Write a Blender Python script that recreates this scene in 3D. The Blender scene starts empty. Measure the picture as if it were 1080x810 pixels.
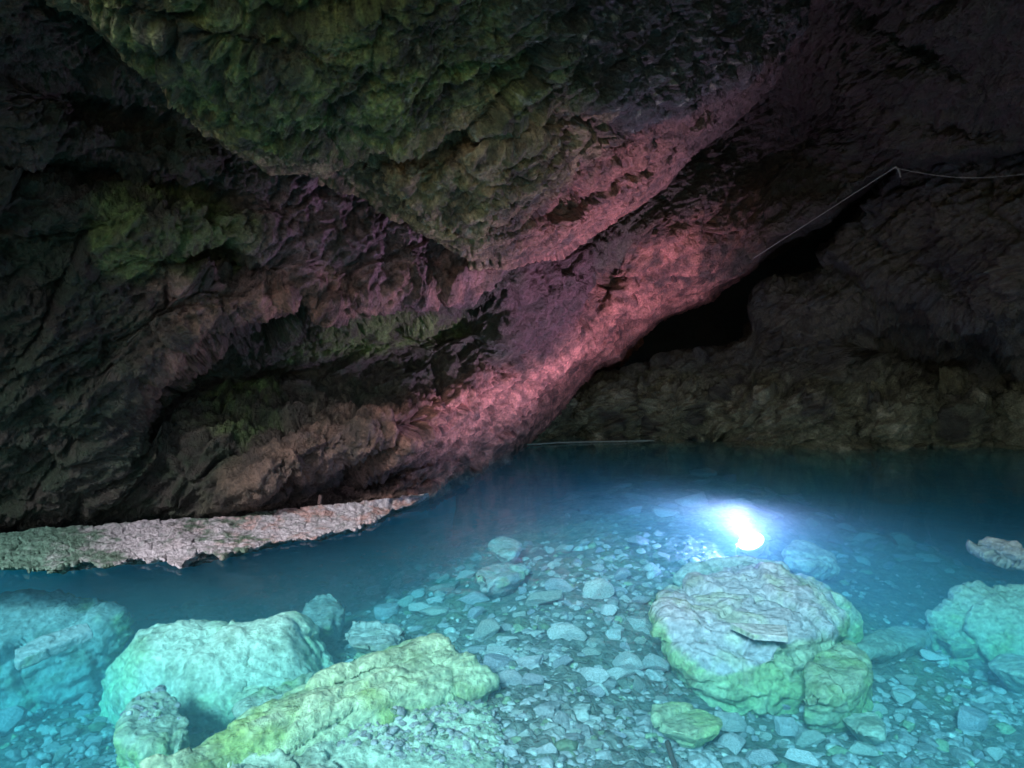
import bpy, bmesh, math, random
import numpy as np
from mathutils import Vector, Matrix

random.seed(7)
RNG = np.random.default_rng(7)
scene = bpy.context.scene
COL = scene.collection

# ------------------------------------------------------------------ camera maths
F = 771.0
CAMZ = 1.7
TH = math.radians(3.6)
CT, ST = math.cos(TH), math.sin(TH)

def ray(px, py):
    px = np.asarray(px, float); py = np.asarray(py, float)
    a = (px - 540) / F; b = (405 - py) / F
    return np.stack([a, CT + b * ST, -ST + b * CT], -1)

def W(px, py, Y):
    d = ray(px, py)
    k = np.asarray(Y, float) / d[..., 1]
    p = d * k[..., None]
    p[..., 2] += CAMZ
    return p

def onz(px, py, z):
    d = ray(px, py)
    k = (np.asarray(z, float) - CAMZ) / d[..., 2]
    p = d * k[..., None]
    p[..., 2] += CAMZ
    return p

def project(P):
    x, y, z = P[..., 0], P[..., 1], P[..., 2] - CAMZ
    dep = y * CT - z * ST
    up = y * ST + z * CT
    return 540 + F * x / dep, 405 - F * up / dep

# ------------------------------------------------------------------ noise
_perm = np.random.default_rng(11).permutation(256).astype(np.int32)
_perm = np.concatenate([_perm, _perm, _perm])
_g = np.random.default_rng(12).normal(size=(256, 3)); _g /= np.linalg.norm(_g, axis=1)[:, None]
_g = _g.astype(np.float32)

def perlin(P):
    P = P.astype(np.float32)
    i = np.floor(P).astype(np.int32); f = P - i
    i &= 255
    u = f * f * f * (f * (f * 6 - 15) + 10)
    out = 0
    for dx in (0, 1):
        wx = u[..., 0] if dx else 1 - u[..., 0]
        hx = _perm[i[..., 0] + dx]
        for dy in (0, 1):
            wy = u[..., 1] if dy else 1 - u[..., 1]
            hy = _perm[hx + ((i[..., 1] + dy) & 255)]
            for dz in (0, 1):
                wz = u[..., 2] if dz else 1 - u[..., 2]
                h = _perm[hy + ((i[..., 2] + dz) & 255)]
                g = _g[h]
                dot = g[..., 0] * (f[..., 0] - dx) + g[..., 1] * (f[..., 1] - dy) + g[..., 2] * (f[..., 2] - dz)
                out = out + wx * wy * wz * dot
    return out * 1.5

def fbm(P, freq=1.0, octs=5, gain=0.5, seed=0, ridged=False):
    P = np.asarray(P) * freq + seed * 17.31 + 100.0
    a, s, n = 1.0, 0.0, 0.0
    for o in range(octs):
        v = perlin(P)
        if ridged: v = 1 - 2 * np.abs(v)
        s = s + a * v; n += a
        P = P * 2.03 + 5.7; a *= gain
    return s / n

def voro(P, freq, seed=0):
    """distance to nearest and second nearest jittered cell point (F1, F2)"""
    P = np.asarray(P) * freq + seed * 9.7 + 50
    c = np.floor(P).astype(np.int32)
    f1 = np.full(P.shape[:-1], 9.0); f2 = f1.copy(); cid = np.zeros(P.shape[:-1])
    for dx in (-1, 0, 1):
        for dy in (-1, 0, 1):
            for dz in (-1, 0, 1):
                q = c + np.array([dx, dy, dz])
                h = _perm[_perm[_perm[q[..., 0] & 255] + (q[..., 1] & 255)] + (q[..., 2] & 255)]
                jit = _g[h] * 0.42 + 0.5
                d = np.linalg.norm(q + jit - P, axis=-1)
                m = d < f1
                f2 = np.where(m, f1, np.minimum(f2, d)); cid = np.where(m, h / 255.0, cid)
                f1 = np.where(m, d, f1)
    return f1, f2, cid

def tilt(P, freq, seed=0, squash=(1, 1, 1)):
    """fractured facets: every cell is a plane with its own slope and height"""
    P = np.asarray(P) * np.array(squash) * freq + seed * 7.3 + 80
    c = np.floor(P).astype(np.int32)
    f1 = np.full(P.shape[:-1], 9.0); f2 = f1.copy(); val = np.zeros(P.shape[:-1])
    for dx in (-1, 0, 1):
        for dy in (-1, 0, 1):
            for dz in (-1, 0, 1):
                q = c + np.array([dx, dy, dz])
                h = _perm[_perm[_perm[q[..., 0] & 255] + (q[..., 1] & 255)] + (q[..., 2] & 255)]
                off = P - (q + _g[h] * 0.42 + 0.5)
                d = np.linalg.norm(off, axis=-1)
                m = d < f1
                f2 = np.where(m, f1, np.minimum(f2, d))
                val = np.where(m, (off * _g[(h + 77) & 255]).sum(-1) + (h / 255.0 - 0.5) * 0.7, val)
                f1 = np.where(m, d, f1)
    return val - 0.35 * (1 - sst(0.0, 0.08, f2 - f1))

def beds(P, nrm, freq, warp=0.8, wfreq=0.8, seed=0, soft=0.18):
    """bedding: each layer across nrm stands out or back by its own amount, with a sharp edge"""
    n = np.array(nrm, float); n /= np.linalg.norm(n)
    q = (np.asarray(P) @ n) * freq + warp * fbm(P, wfreq, 4, 0.5, seed=seed) + seed * 3.7 + 500
    i = np.floor(q).astype(np.int32); f = q - i
    a = _perm[i & 255] / 255.0 - 0.5; b = _perm[(i + 1) & 255] / 255.0 - 0.5
    t = np.clip((f - 1 + soft) / soft, 0, 1)
    return a + (b - a) * t

def sst(a, b, x):
    t = np.clip((x - a) / (b - a), 0, 1)
    return t * t * (3 - 2 * t)

def mixc(c, col, w):
    w = np.clip(w, 0, 1)[..., None]
    return c * (1 - w) + np.array(col) * w

def gauss(px, py, cx, cy, rx, ry, ang=0):
    a = math.radians(ang)
    dx, dy = px - cx, py - cy
    u = dx * math.cos(a) + dy * math.sin(a); v = -dx * math.sin(a) + dy * math.cos(a)
    return np.exp(-(u / rx) ** 2 - (v / ry) ** 2)

class RBF:
    def __init__(s, pts, vals, scale):
        s.P = np.array(pts, float) / scale; s.sc = scale
        n, d = s.P.shape
        D = np.linalg.norm(s.P[:, None] - s.P[None], axis=-1)
        A = np.zeros((n + d + 1, n + d + 1))
        A[:n, :n] = D - 0.02 * np.eye(n) * -1
        A[:n, n] = 1; A[:n, n + 1:] = s.P; A[n, :n] = 1; A[n + 1:, :n] = s.P.T
        s.w = np.linalg.solve(A, np.concatenate([vals, np.zeros(d + 1)])); s.n = n
    def __call__(s, *c):
        Q = np.stack(np.broadcast_arrays(*c), -1) / s.sc
        out = s.w[s.n] + Q @ s.w[s.n + 1:]
        for k in range(s.n):
            out = out + s.w[k] * np.sqrt(((Q - s.P[k]) ** 2).sum(-1) + 0.02)
        return out

# ------------------------------------------------------------------ mesh helpers
def tag(o, label=None, cat=None, group=None, kind=None):
    if label: o['label'] = label
    if cat: o['category'] = cat
    if group: o['group'] = group
    if kind: o['kind'] = kind
    return o

def link(name, me, parent=None):
    o = bpy.data.objects.new(name, me); COL.objects.link(o)
    if parent: o.parent = parent
    return o

def mesh_np(name, V, Q, mats, colors=None, smooth=True):
    me = bpy.data.meshes.new(name)
    V = np.ascontiguousarray(V.reshape(-1, 3), dtype=np.float32)
    Q = np.ascontiguousarray(Q, dtype=np.int32)
    k = Q.shape[1]
    me.vertices.add(len(V)); me.vertices.foreach_set('co', V.ravel())
    me.loops.add(Q.size); me.loops.foreach_set('vertex_index', Q.ravel())
    me.polygons.add(len(Q))
    me.polygons.foreach_set('loop_start', np.arange(0, Q.size, k, dtype=np.int32))
    me.polygons.foreach_set('loop_total', np.full(len(Q), k, dtype=np.int32))
    me.update(calc_edges=True)
    if smooth: me.polygons.foreach_set('use_smooth', np.ones(len(Q), dtype=bool))
    if colors is not None: set_cols(me, colors)
    me.materials.append(mats)
    me.validate()
    return me

def set_cols(me, colors):
    at = me.color_attributes.new('Col', 'FLOAT_COLOR', 'POINT')
    c = np.ones((len(me.vertices), 4), np.float32); c[:, :3] = np.clip(colors.reshape(-1, 3), 0.004, 0.95)
    at.data.foreach_set('color', c.ravel())

def grid_quads(nr, nc):
    i = np.arange(nr * nc).reshape(nr, nc)
    return np.stack([i[:-1, :-1], i[:-1, 1:], i[1:, 1:], i[1:, :-1]], -1).reshape(-1, 4)

def grid_normals(P):
    du = np.gradient(P, axis=1); dv = np.gradient(P, axis=0)
    n = np.cross(du, dv)
    l = np.linalg.norm(n, axis=-1, keepdims=True)
    return n / np.maximum(l, 1e-9)

def smooth_grid(A, k=2, it=1):
    for _ in range(it):
        B = np.pad(A, ((k, k), (k, k), (0, 0)), mode='edge')
        c = np.cumsum(np.pad(B, ((1, 0), (0, 0), (0, 0))), axis=0)
        B = (c[2 * k + 1:] - c[:-2 * k - 1]) / (2 * k + 1)
        c = np.cumsum(np.pad(B, ((0, 0), (1, 0), (0, 0))), axis=1)
        A = (c[:, 2 * k + 1:] - c[:, :-2 * k - 1]) / (2 * k + 1)
    return A

# ------------------------------------------------------------------ materials
def rock_mat(name, rough=0.75, spec=0.35, bump=0.5, fine=22.0, use_attr=True, base=(0.4, 0.42, 0.38), vary=0.0, dist=0.03, crack=0.3, mott=(0.5, 1.45), crackdark=0.0):
    m = bpy.data.materials.new(name); m.use_nodes = True
    nt = m.node_tree; N = nt.nodes; L = nt.links
    b = N['Principled BSDF']
    tc = N.new('ShaderNodeTexCoord')
    src = N.new('ShaderNodeAttribute') if use_attr else N.new('ShaderNodeRGB')
    if use_attr: src.attribute_name = 'Col'
    else: src.outputs[0].default_value = (*base, 1)
    geo = N.new('ShaderNodeNewGeometry')
    coord = geo.outputs['Position'] if use_attr else tc.outputs['Object']
    n1 = N.new('ShaderNodeTexNoise'); n1.inputs['Scale'].default_value = fine; n1.inputs['Detail'].default_value = 8; n1.inputs['Roughness'].default_value = 0.65
    n2 = N.new('ShaderNodeTexNoise'); n2.inputs['Scale'].default_value = fine * 0.22; n2.inputs['Detail'].default_value = 6
    vo = N.new('ShaderNodeTexVoronoi'); vo.feature = 'DISTANCE_TO_EDGE'; vo.inputs['Scale'].default_value = fine * 0.35
    for n in (n1, n2): L.new(coord, n.inputs['Vector'])
    # distort the crack pattern
    mixv = N.new('ShaderNodeVectorMath'); mixv.operation = 'MULTIPLY_ADD'
    L.new(n2.outputs['Color'], mixv.inputs[0]); mixv.inputs[1].default_value = (0.25, 0.25, 0.25); L.new(coord, mixv.inputs[2])
    L.new(mixv.outputs[0], vo.inputs['Vector'])
    cr = N.new('ShaderNodeMapRange'); L.new(vo.outputs['Distance'], cr.inputs['Value']); cr.inputs['From Max'].default_value = 0.12
    # colour: attribute * mottling
    mr = N.new('ShaderNodeMapRange'); L.new(n1.outputs['Fac'], mr.inputs['Value'])
    mr.inputs['From Min'].default_value = 0.3; mr.inputs['From Max'].default_value = 0.7
    mr.inputs['To Min'].default_value = mott[0]; mr.inputs['To Max'].default_value = mott[1]
    mm = N.new('ShaderNodeVectorMath'); mm.operation = 'SCALE'; L.new(src.outputs[0], mm.inputs[0]); L.new(mr.outputs[0], mm.inputs['Scale'])
    out = mm.outputs[0]
    if crackdark:
        cm = N.new('ShaderNodeMapRange'); L.new(vo.outputs['Distance'], cm.inputs['Value']); cm.inputs['From Max'].default_value = 0.05
        cm.inputs['To Min'].default_value = 1 - crackdark; cm.inputs['To Max'].default_value = 1.0
        m3 = N.new('ShaderNodeVectorMath'); m3.operation = 'SCALE'; L.new(out, m3.inputs[0]); L.new(cm.outputs[0], m3.inputs['Scale']); out = m3.outputs[0]
    if vary > 0:
        oi = N.new('ShaderNodeObjectInfo')
        r = N.new('ShaderNodeValToRGB'); L.new(oi.outputs['Random'], r.inputs['Fac'])
        e = r.color_ramp.elements
        e[0].color = (0.5, 0.55, 0.5, 1); e[1].color = (1.35, 1.3, 1.3, 1)
        for p, c in ((0.25, (0.95, 1.0, 0.88, 1)), (0.5, (0.75, 0.75, 0.85, 1)), (0.75, (1.05, 1.08, 1.0, 1))):
            x = e.new(p); x.color = c
        m2 = N.new('ShaderNodeVectorMath'); m2.operation = 'MULTIPLY'; L.new(out, m2.inputs[0]); L.new(r.outputs[0], m2.inputs[1]); out = m2.outputs[0]
    L.new(out, b.inputs['Base Color'])
    # bump
    a1 = N.new('ShaderNodeMath'); a1.operation = 'MULTIPLY_ADD'
    L.new(cr.outputs[0], a1.inputs[0]); a1.inputs[1].default_value = crack; L.new(n1.outputs['Fac'], a1.inputs[2])
    a2 = N.new('ShaderNodeMath'); a2.operation = 'MULTIPLY_ADD'
    L.new(n2.outputs['Fac'], a2.inputs[0]); a2.inputs[1].default_value = 1.2; L.new(a1.outputs[0], a2.inputs[2])
    bp = N.new('ShaderNodeBump'); bp.inputs['Strength'].default_value = bump; bp.inputs['Distance'].default_value = dist
    L.new(a2.outputs[0], bp.inputs['Height']); L.new(bp.outputs[0], b.inputs['Normal'])
    rr = N.new('ShaderNodeMapRange'); L.new(n2.outputs['Fac'], rr.inputs['Value'])
    rr.inputs['To Min'].default_value = rough - 0.2; rr.inputs['To Max'].default_value = min(1, rough + 0.2)
    L.new(rr.outputs[0], b.inputs['Roughness'])
    b.inputs['Specular IOR Level'].default_value = spec
    return m

M_WALL = rock_mat('wet_cave_rock', 0.62, 0.45, 1.0, 34, dist=0.05, crack=0.15, mott=(0.5, 1.5))
M_BED = rock_mat('pool_bed_gravel', 0.85, 0.15, 0.8, 30, dist=0.02, crack=0.5)
M_BOULD = rock_mat('pale_limestone', 0.8, 0.2, 0.9, 26, dist=0.03, crack=0.0, mott=(0.5, 1.45))
M_STONE = rock_mat('cobble_stone', 0.8, 0.2, 0.6, 9, use_attr=False, base=(0.47, 0.43, 0.51), vary=1.0, dist=0.05, crack=0.05)

def plain_mat(name, col, rough=0.6, metal=0.0, emit=None, strength=0, noise=0.0):
    m = bpy.data.materials.new(name); m.use_nodes = True
    nt = m.node_tree; b = nt.nodes['Principled BSDF']
    b.inputs['Base Color'].default_value = (*col, 1); b.inputs['Roughness'].default_value = rough; b.inputs['Metallic'].default_value = metal
    if emit: b.inputs['Emission Color'].default_value = (*emit, 1); b.inputs['Emission Strength'].default_value = strength
    if noise:
        tc = nt.nodes.new('ShaderNodeTexCoord'); n = nt.nodes.new('ShaderNodeTexNoise'); n.inputs['Scale'].default_value = 40; n.inputs['Detail'].default_value = 6
        nt.links.new(tc.outputs['Object'], n.inputs['Vector'])
        mp = nt.nodes.new('ShaderNodeMapRange'); nt.links.new(n.outputs['Fac'], mp.inputs['Value']); mp.inputs['To Min'].default_value = 1 - noise; mp.inputs['To Max'].default_value = 1 + noise
        s = nt.nodes.new('ShaderNodeVectorMath'); s.operation = 'SCALE'; s.inputs[0].default_value = col; nt.links.new(mp.outputs[0], s.inputs['Scale'])
        nt.links.new(s.outputs[0], b.inputs['Base Color'])
        bp = nt.nodes.new('ShaderNodeBump'); bp.inputs['Strength'].default_value = 0.6; bp.inputs['Distance'].default_value = 0.01
        nt.links.new(n.outputs['Fac'], bp.inputs['Height']); nt.links.new(bp.outputs[0], b.inputs['Normal'])
    return m

# ------------------------------------------------------------------ cave rock masses
def cavities(P):
    """elongated holes and seams that run with the bedding, also used to put their shade into the colour"""
    a = math.radians(32)
    Q = np.stack([P[..., 0] * math.cos(a) + P[..., 2] * math.sin(a), P[..., 1], -P[..., 0] * math.sin(a) + P[..., 2] * math.cos(a)], -1)
    h = sst(0.10, 0.30, fbm(Q * np.array([0.55, 1, 1.6]), 5.5, 5, 0.6, seed=160))
    g = sst(0.62, 0.86, fbm(Q * np.array([0.45, 1, 1.5]), 2.4, 5, 0.55, seed=161, ridged=True))
    return np.clip(h + g, 0, 1)

def rock_disp(P, N, amp=1.0, flute=None, lean=1.0):
    """layered displacement of a rock face, in metres"""
    warp = np.stack([fbm(P, 0.5, 3, seed=41), fbm(P, 0.5, 3, seed=42), fbm(P, 0.5, 3, seed=43)], -1) * 0.25
    Q = P + warp
    big = fbm(Q, 0.55, 3, 0.5, seed=1) * 0.26
    # broken, faceted blocks
    a = math.radians(32)
    R = np.array([[math.cos(a), 0, math.sin(a)], [0, 1, 0], [-math.sin(a), 0, math.cos(a)]])
    S = (Q @ R.T) * np.array([0.55, 1.0, 1.7])
    f1, f2, cid = voro(S, 1.1, 3)
    blk = (cid - 0.5) * 0.09 * sst(0.02, 0.22, f2 - f1) + 0.015 * sst(0.0, 0.15, f2 - f1)
    f1, f2, cid2 = voro(S + 0.15 * np.stack([fbm(P, 4, 2, seed=5)] * 3, -1), 3.7, 4)
    blk2 = (cid2 - 0.5) * 0.07 * sst(0.02, 0.1, f2 - f1) + 0.004 * sst(0.0, 0.12, f2 - f1)
    rid2 = fbm(S * np.array([0.6, 1, 1.5]), 3.0, 5, 0.55, seed=16, ridged=True) * 0.055
    rid = rid2 + fbm(S, 1.4, 6, 0.5, seed=6, ridged=True) * 0.07
    fin = fbm(S, 6.0, 4, 0.6, seed=7) * 0.03 + fbm(P, 20.0, 4, 0.7, seed=14) * 0.036 + fbm(P * np.array([1, 1, 1.8]) @ R.T, 9.0, 4, 0.65, seed=19, ridged=True) * 0.014 - 0.03 * sst(0.1, 0.5, fbm(P, 13.0, 3, seed=15))
    W1 = P + 0.10 * np.stack([fbm(P, 2.5, 3, seed=44), fbm(P, 2.5, 3, seed=45), fbm(P, 2.5, 3, seed=46)], -1)
    fin = fin + tilt(W1 @ R.T, 1.3, 1, (0.6, 1, 1.6)) * 0.15 + tilt(W1 @ R.T, 4.2, 2, (0.6, 1, 1.6)) * 0.028 + tilt(W1 @ R.T, 11.0, 3, (0.7, 1, 1.4)) * 0.014
    pit = -0.07 * sst(0.15, 0.4, fbm(P, 5.0, 4, seed=8))
    bn = (-math.sin(a), 0.35, math.cos(a))
    bm_ = 0.35 + 0.65 * sst(-0.15, 0.2, fbm(P, 0.7, 3, seed=17))
    big = big + bm_ * (0.15 * beds(P, bn, 2.6, 1.0, 0.7, 1) + 0.06 * beds(P, bn, 9.0, 1.3, 1.4, 2)) + 0.03 * beds(P, (0.8, 0.3, 0.5), 6.0, 1.4, 1.2, 3)
    d = big + blk + blk2 + rid + fin + pit
    if flute is not None:
        Z = P * np.array([1.0, 1.0, 0.22]) + 0.25 * np.stack([fbm(P, 1.5, 3, seed=9)] * 3, -1)
        fl = fbm(Z, 3.6, 4, 0.5, seed=10, ridged=True) * 0.16 + fbm(P, 9, 3, seed=12) * 0.03
        d = d * (1 - 0.6 * flute) + fl * flute
    cv = cavities(P)
    pit = pit - 0.035 * cv
    d = d - 0.035 * cv
    return d * amp, (fin + pit) * (1 - (0.6 * flute if flute is not None else 0)) * amp

def polyline(pts):
    x = [p[0] for p in pts]; y = [p[1] for p in pts]
    return lambda px: np.interp(px, x, y)

def rock_patch(name, px0, px1, ncol, edge, far, nrow, depth, colour, toward=None, wrap=(1.0, 3.5), wraprow=26, wrap_in=14,
               farwrap=None, features=None, flute=None, amp=1.0, edge_amp=0.22):
    px = np.linspace(px0, px1, ncol)
    e = edge(px); t = far(px)
    v = np.linspace(0, 1, nrow) ** 0.92
    PX = np.broadcast_to(px, (nrow, ncol)).copy()
    PY = e[None] + (t - e)[None] * v[:, None]
    Y = depth(PX, PY)
    if features is not None: Y = Y + features(PX, PY)
    Pm = W(PX, PY, Y)
    # the rock turns away behind its edge
    k = np.linspace(1, 0, wraprow + 1)[:-1]
    sgn = np.sign(np.mean(t - e))
    WPX = np.broadcast_to(px, (wraprow, ncol)).copy()
    WPY = e[None] + sgn * wrap_in * (k[:, None] ** 1.5) + 0 * WPX
    WY = Y[0][None] + (k[:, None] ** 1.3) * wrap[1]
    Pw = W(WPX, WPY, WY)
    parts = [Pw, Pm]; PXs = [WPX, PX]; PYs = [WPY, PY]
    if farwrap is not None:
        kk = np.linspace(0, 1, 14)[1:]
        P2 = Pm[-1][None] + kk[:, None, None] * np.array(farwrap)
        parts.append(P2); PXs.append(np.broadcast_to(px, (13, ncol))); PYs.append(np.broadcast_to(t, (13, ncol)))
    P = np.concatenate(parts); PX = np.concatenate(PXs); PY = np.concatenate(PYs)
    P = smooth_grid(P, 2, 2)
    N = grid_normals(smooth_grid(P, 5, 2))
    view = P - np.array([0, 0, CAMZ])
    s = np.sign((N * view).sum(-1)); s[s == 0] = 1
    N = -N * np.sign(np.median(s))      # outwards = towards the open cave
    flip = np.median(s)
    fm = flute(PX, PY) if flute is not None else None
    d, fine = rock_disp(P, N, amp, fm)
    ed = np.abs(PY - edge(PX))
    d = (d - fine) * (edge_amp + (1 - edge_amp) * sst(0, 40, ed)) + fine * (0.7 + 0.3 * sst(0, 40, ed))
    P2 = P + N * d[..., None]
    cav = d - smooth_grid(d[..., None], 6, 2)[..., 0]
    C = colour(PX, PY, P, d, cav, N)
    Q = grid_quads(*P.shape[:2])
    if flip > 0: Q = Q[:, ::-1]
    me = mesh_np(name, P2, Q, M_WALL, C)
    return tag(link(name, me), kind='structure')

def n2(P, fr, seed, octs=4): return fbm(P, fr, octs, 0.55, seed=seed)

BROWN = (0.13, 0.095, 0.08); DARK = (0.04, 0.042, 0.042); MOSS = (0.09, 0.14, 0.045); DMOSS = (0.016, 0.028, 0.017)
TAN = (0.36, 0.26, 0.16); PINK = (0.60, 0.26, 0.21); PURP = (0.20, 0.13, 0.16); GREY = (0.17, 0.17, 0.16)

# ---- leaning wall on the left, running over into the roof on the right
E_B = polyline([(-160, 578), (0, 568), (60, 563), (150, 556), (250, 549), (340, 540), (452, 524), (500, 500), (560, 467), (590, 435), (625, 385), (652, 374), (660, 362), (700, 326),
                (740, 312), (795, 277), (815, 255), (870, 226), (905, 198), (948, 172), (1000, 165), (1250, 140)])
T_B = polyline([(-160, -130), (1250, -130)])
bd = [(-160, 578, 5.6), (0, 568, 6.2), (250, 549, 6.7), (350, 540, 7.0), (452, 524, 7.8), (500, 500, 9.0), (560, 467, 12.0), (590, 435, 11.9), (625, 385, 11.6), (652, 374, 11.4),
      (700, 326, 10.9), (795, 277, 10.2), (870, 226, 9.6), (948, 172, 9.0), (1080, 160, 8.2), (1250, 140, 7.3),
      (540, 420, 9.6), (470, 470, 8.3), (600, 345, 9.4), (700, 260, 9.2), (660, 200, 8.9), (540, 300, 7.9), (480, 380, 7.8), (400, 430, 7.35), (300, 470, 6.8), (380, 505, 7.35),
      (300, 400, 7.0), (200, 450, 6.3), (100, 450, 5.9), (0, 420, 5.5), (-160, 400, 5.0), (0, 250, 5.1), (100, 300, 5.6), (180, 240, 5.7), (300, 260, 6.3), (420, 260, 6.9), (500, 280, 7.4),
      (200, 150, 5.6), (80, 120, 5.2), (0, 60, 4.6), (-160, 100, 4.2), (-160, -130, 3.6), (100, -130, 4.2), (400, -130, 5.5), (400, 100, 6.5),
      (700, 100, 9.3), (760, 170, 9.6), (850, 120, 10.2), (900, 180, 9.8), (850, 60, 9.4), (950, 90, 8.0), (1080, 70, 6.9), (1250, 60, 6.0), (900, -60, 7.0), (700, -130, 7.0), (1080, -130, 5.0), (1250, -130, 4.5)]
depB = RBF([p[:2] for p in bd], [p[2] for p in bd], 100.0)
c_drape = polyline([(60, 470), (130, 410), (170, 378), (215, 348), (262, 338), (300, 332), (318, 318), (345, 332), (365, 334), (400, 324), (422, 318), (445, 324), (470, 312), (500, 296), (520, 285)])
c_band = polyline([(180, 540), (250, 500), (330, 455), (400, 440), (470, 415), (500, 402), (540, 392), (570, 372), (620, 345), (660, 300)])
def featB(x, y):
    f = 0 * x
    w = sst(90, 200, x) * (1 - sst(495, 540, x))
    dy = y - c_drape(x)
    f += w * 0.62 * sst(-4, 22, dy) * (1 - sst(40, 150, dy))
    f -= w * 0.22 * gauss(x, dy, x, -12, 50, 26)
    dy = y - c_band(x)                                   # long diagonal ridge
    w2 = sst(170, 300, x) * (1 - sst(640, 720, x))
    f -= w2 * 0.38 * np.exp(-((dy - 16) / 26) ** 2)
    f += 0.45 * gauss(x, y, 385, 505, 75, 17, -14)        # dark hollow above the waterline
    f += 0.35 * gauss(x, y, 270, 405, 60, 26, -8)
    f -= 0.14 * gauss(x, y, 165, 235, 70, 40, 10)        # mossy boss
    f += 0.35 * gauss(x, y, 120, 190, 130, 18, 10) + 0.3 * gauss(x, y, 90, 110, 90, 24, 18)
    f += 0.4 * gauss(x, y, 235, 275, 50, 14, 8)
    f += 0.3 * gauss(x, y, 620, 245, 50, 16, -30) + 0.45 * gauss(x, y, 640, 290, 30, 14, -60)
    f += 0.35 * gauss(x, y, 470, 345, 60, 36, -10)
    f += 0.7 * gauss(x, y, 830, 170, 60, 40, -45)
    f += 0.3 * gauss(x, y, 1010, 130, 60, 14, 12) + 0.25 * gauss(x, y, 960, 40, 80, 12, 30)
    return f
def colB(x, y, P, d, cav, N):
    a, b, c = n2(P, 1.1, 21), n2(P, 2.7, 22), n2(P, 7, 23)
    m = 0.5 * a + 0.3 * b + 0.25 * c
    C = np.ones(x.shape + (3,)) * np.array((0.068, 0.068, 0.05))
    C = mixc(C, (0.036, 0.038, 0.026), sst(640, 720, x))  # right-hand roof darkened in colour to stand for its shade
    C = mixc(C, (0.018, 0.017, 0.016), gauss(x, y, 815, 150, 80, 70, -45))  # shade of the deep recess put into the colour
    C = mixc(C, (0.026, 0.036, 0.03), sst(-0.15, 0.2, m) * (1 - sst(600, 720, x)))
    C = mixc(C, DMOSS, sst(-0.1, 0.15, n2(P, 1.6, 24) + 0.25 * (1 - sst(120, 330, x))) * (1 - sst(480, 560, x)) * 0.9)
    # moss
    w = np.maximum.reduce([gauss(x, y, 165, 245, 75, 60, 10), 0.9 * gauss(x, y, 235, 250, 50, 45), 0.75 * gauss(x, y, 400, 350, 120, 40, -5), 0.6 * gauss(x, y, 250, 440, 90, 60, -20)])
    C = mixc(C, MOSS, sst(0.35, 0.6, w + 0.5 * m))
    # purple fluted curtain
    w = sst(225, 300, x) * (1 - sst(505, 530, x)) * (1 - sst(-6, 8, y - c_drape(x))) * sst(175, 200, y)
    C = mixc(C, PURP, w * sst(-0.25, 0.15, n2(P * np.array([1, 1, .3]), 3.5, 25) + 0.05))
    C = mixc(C, (0.32, 0.16, 0.13), w * sst(-60, -10, y - c_drape(x)) * sst(-0.2, 0.25, m) )
    w = gauss(x, y, 575, 320, 48, 75, 12)
    C = mixc(C, (0.075, 0.044, 0.048), sst(0.3, 0.6, w + 0.4 * m))
    # tan and pink band
    dy = y - c_band(x)
    w = sst(180, 330, x) * sst(-30, 10, dy) * (1 - sst(60, 100, dy) * (1 - sst(430, 520, x)))
    C = mixc(C, (0.20, 0.12, 0.10), w * sst(-0.3, 0.1, m + 0.1))
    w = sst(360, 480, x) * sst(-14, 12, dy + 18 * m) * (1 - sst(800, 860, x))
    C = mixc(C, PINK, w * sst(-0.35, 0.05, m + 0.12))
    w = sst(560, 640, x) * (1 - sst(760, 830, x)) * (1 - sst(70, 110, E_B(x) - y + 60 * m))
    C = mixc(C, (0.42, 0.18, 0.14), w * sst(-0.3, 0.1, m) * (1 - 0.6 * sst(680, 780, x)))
    C = mixc(C, (0.24, 0.14, 0.11), gauss(x, y, 200, 350, 50, 22, -40) * 1.3 * sst(-0.2, 0.2, m) + gauss(x, y, 160, 400, 40, 12, -50))
    C = mixc(C, (0.21, 0.125, 0.12), gauss(x, y, 200, 300, 55, 35, 0) * sst(-0.1, 0.2, b))
    C = mixc(C, (0.11, 0.065, 0.07), gauss(x, y, 385, 505, 85, 20, -14) * 1.2)  # hollow above the waterline shaded by colour
    C = mixc(C, (0.035, 0.035, 0.03), sst(0.18, 0.4, n2(P, 2.2, 28)) * 0.8)
    C = mixc(C, (0.05, 0.035, 0.035), sst(0.45, 0.8, fbm(P * np.array([1, 1, 1.5]), 2.6, 5, 0.6, seed=29, ridged=True)) * 0.65)
    C = mixc(C, (0.028, 0.024, 0.022), cavities(P) * 0.65)  # shade inside the holes and seams painted in
    return C * (1 + 0.5 * c + 0.3 * b + 0.5 * n2(P, 18, 30) + 0.4 * n2(P, 42, 130, 2))[..., None]
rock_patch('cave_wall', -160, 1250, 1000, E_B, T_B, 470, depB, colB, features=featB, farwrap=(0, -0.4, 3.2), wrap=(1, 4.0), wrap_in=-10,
           flute=lambda x, y: np.clip(sst(225, 290, x) * (1 - sst(500, 525, x)) * (1 - sst(-4, 6, y - c_drape(x))) + 0.8 * gauss(x, y, 575, 320, 45, 80, 10), 0, 1))

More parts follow.
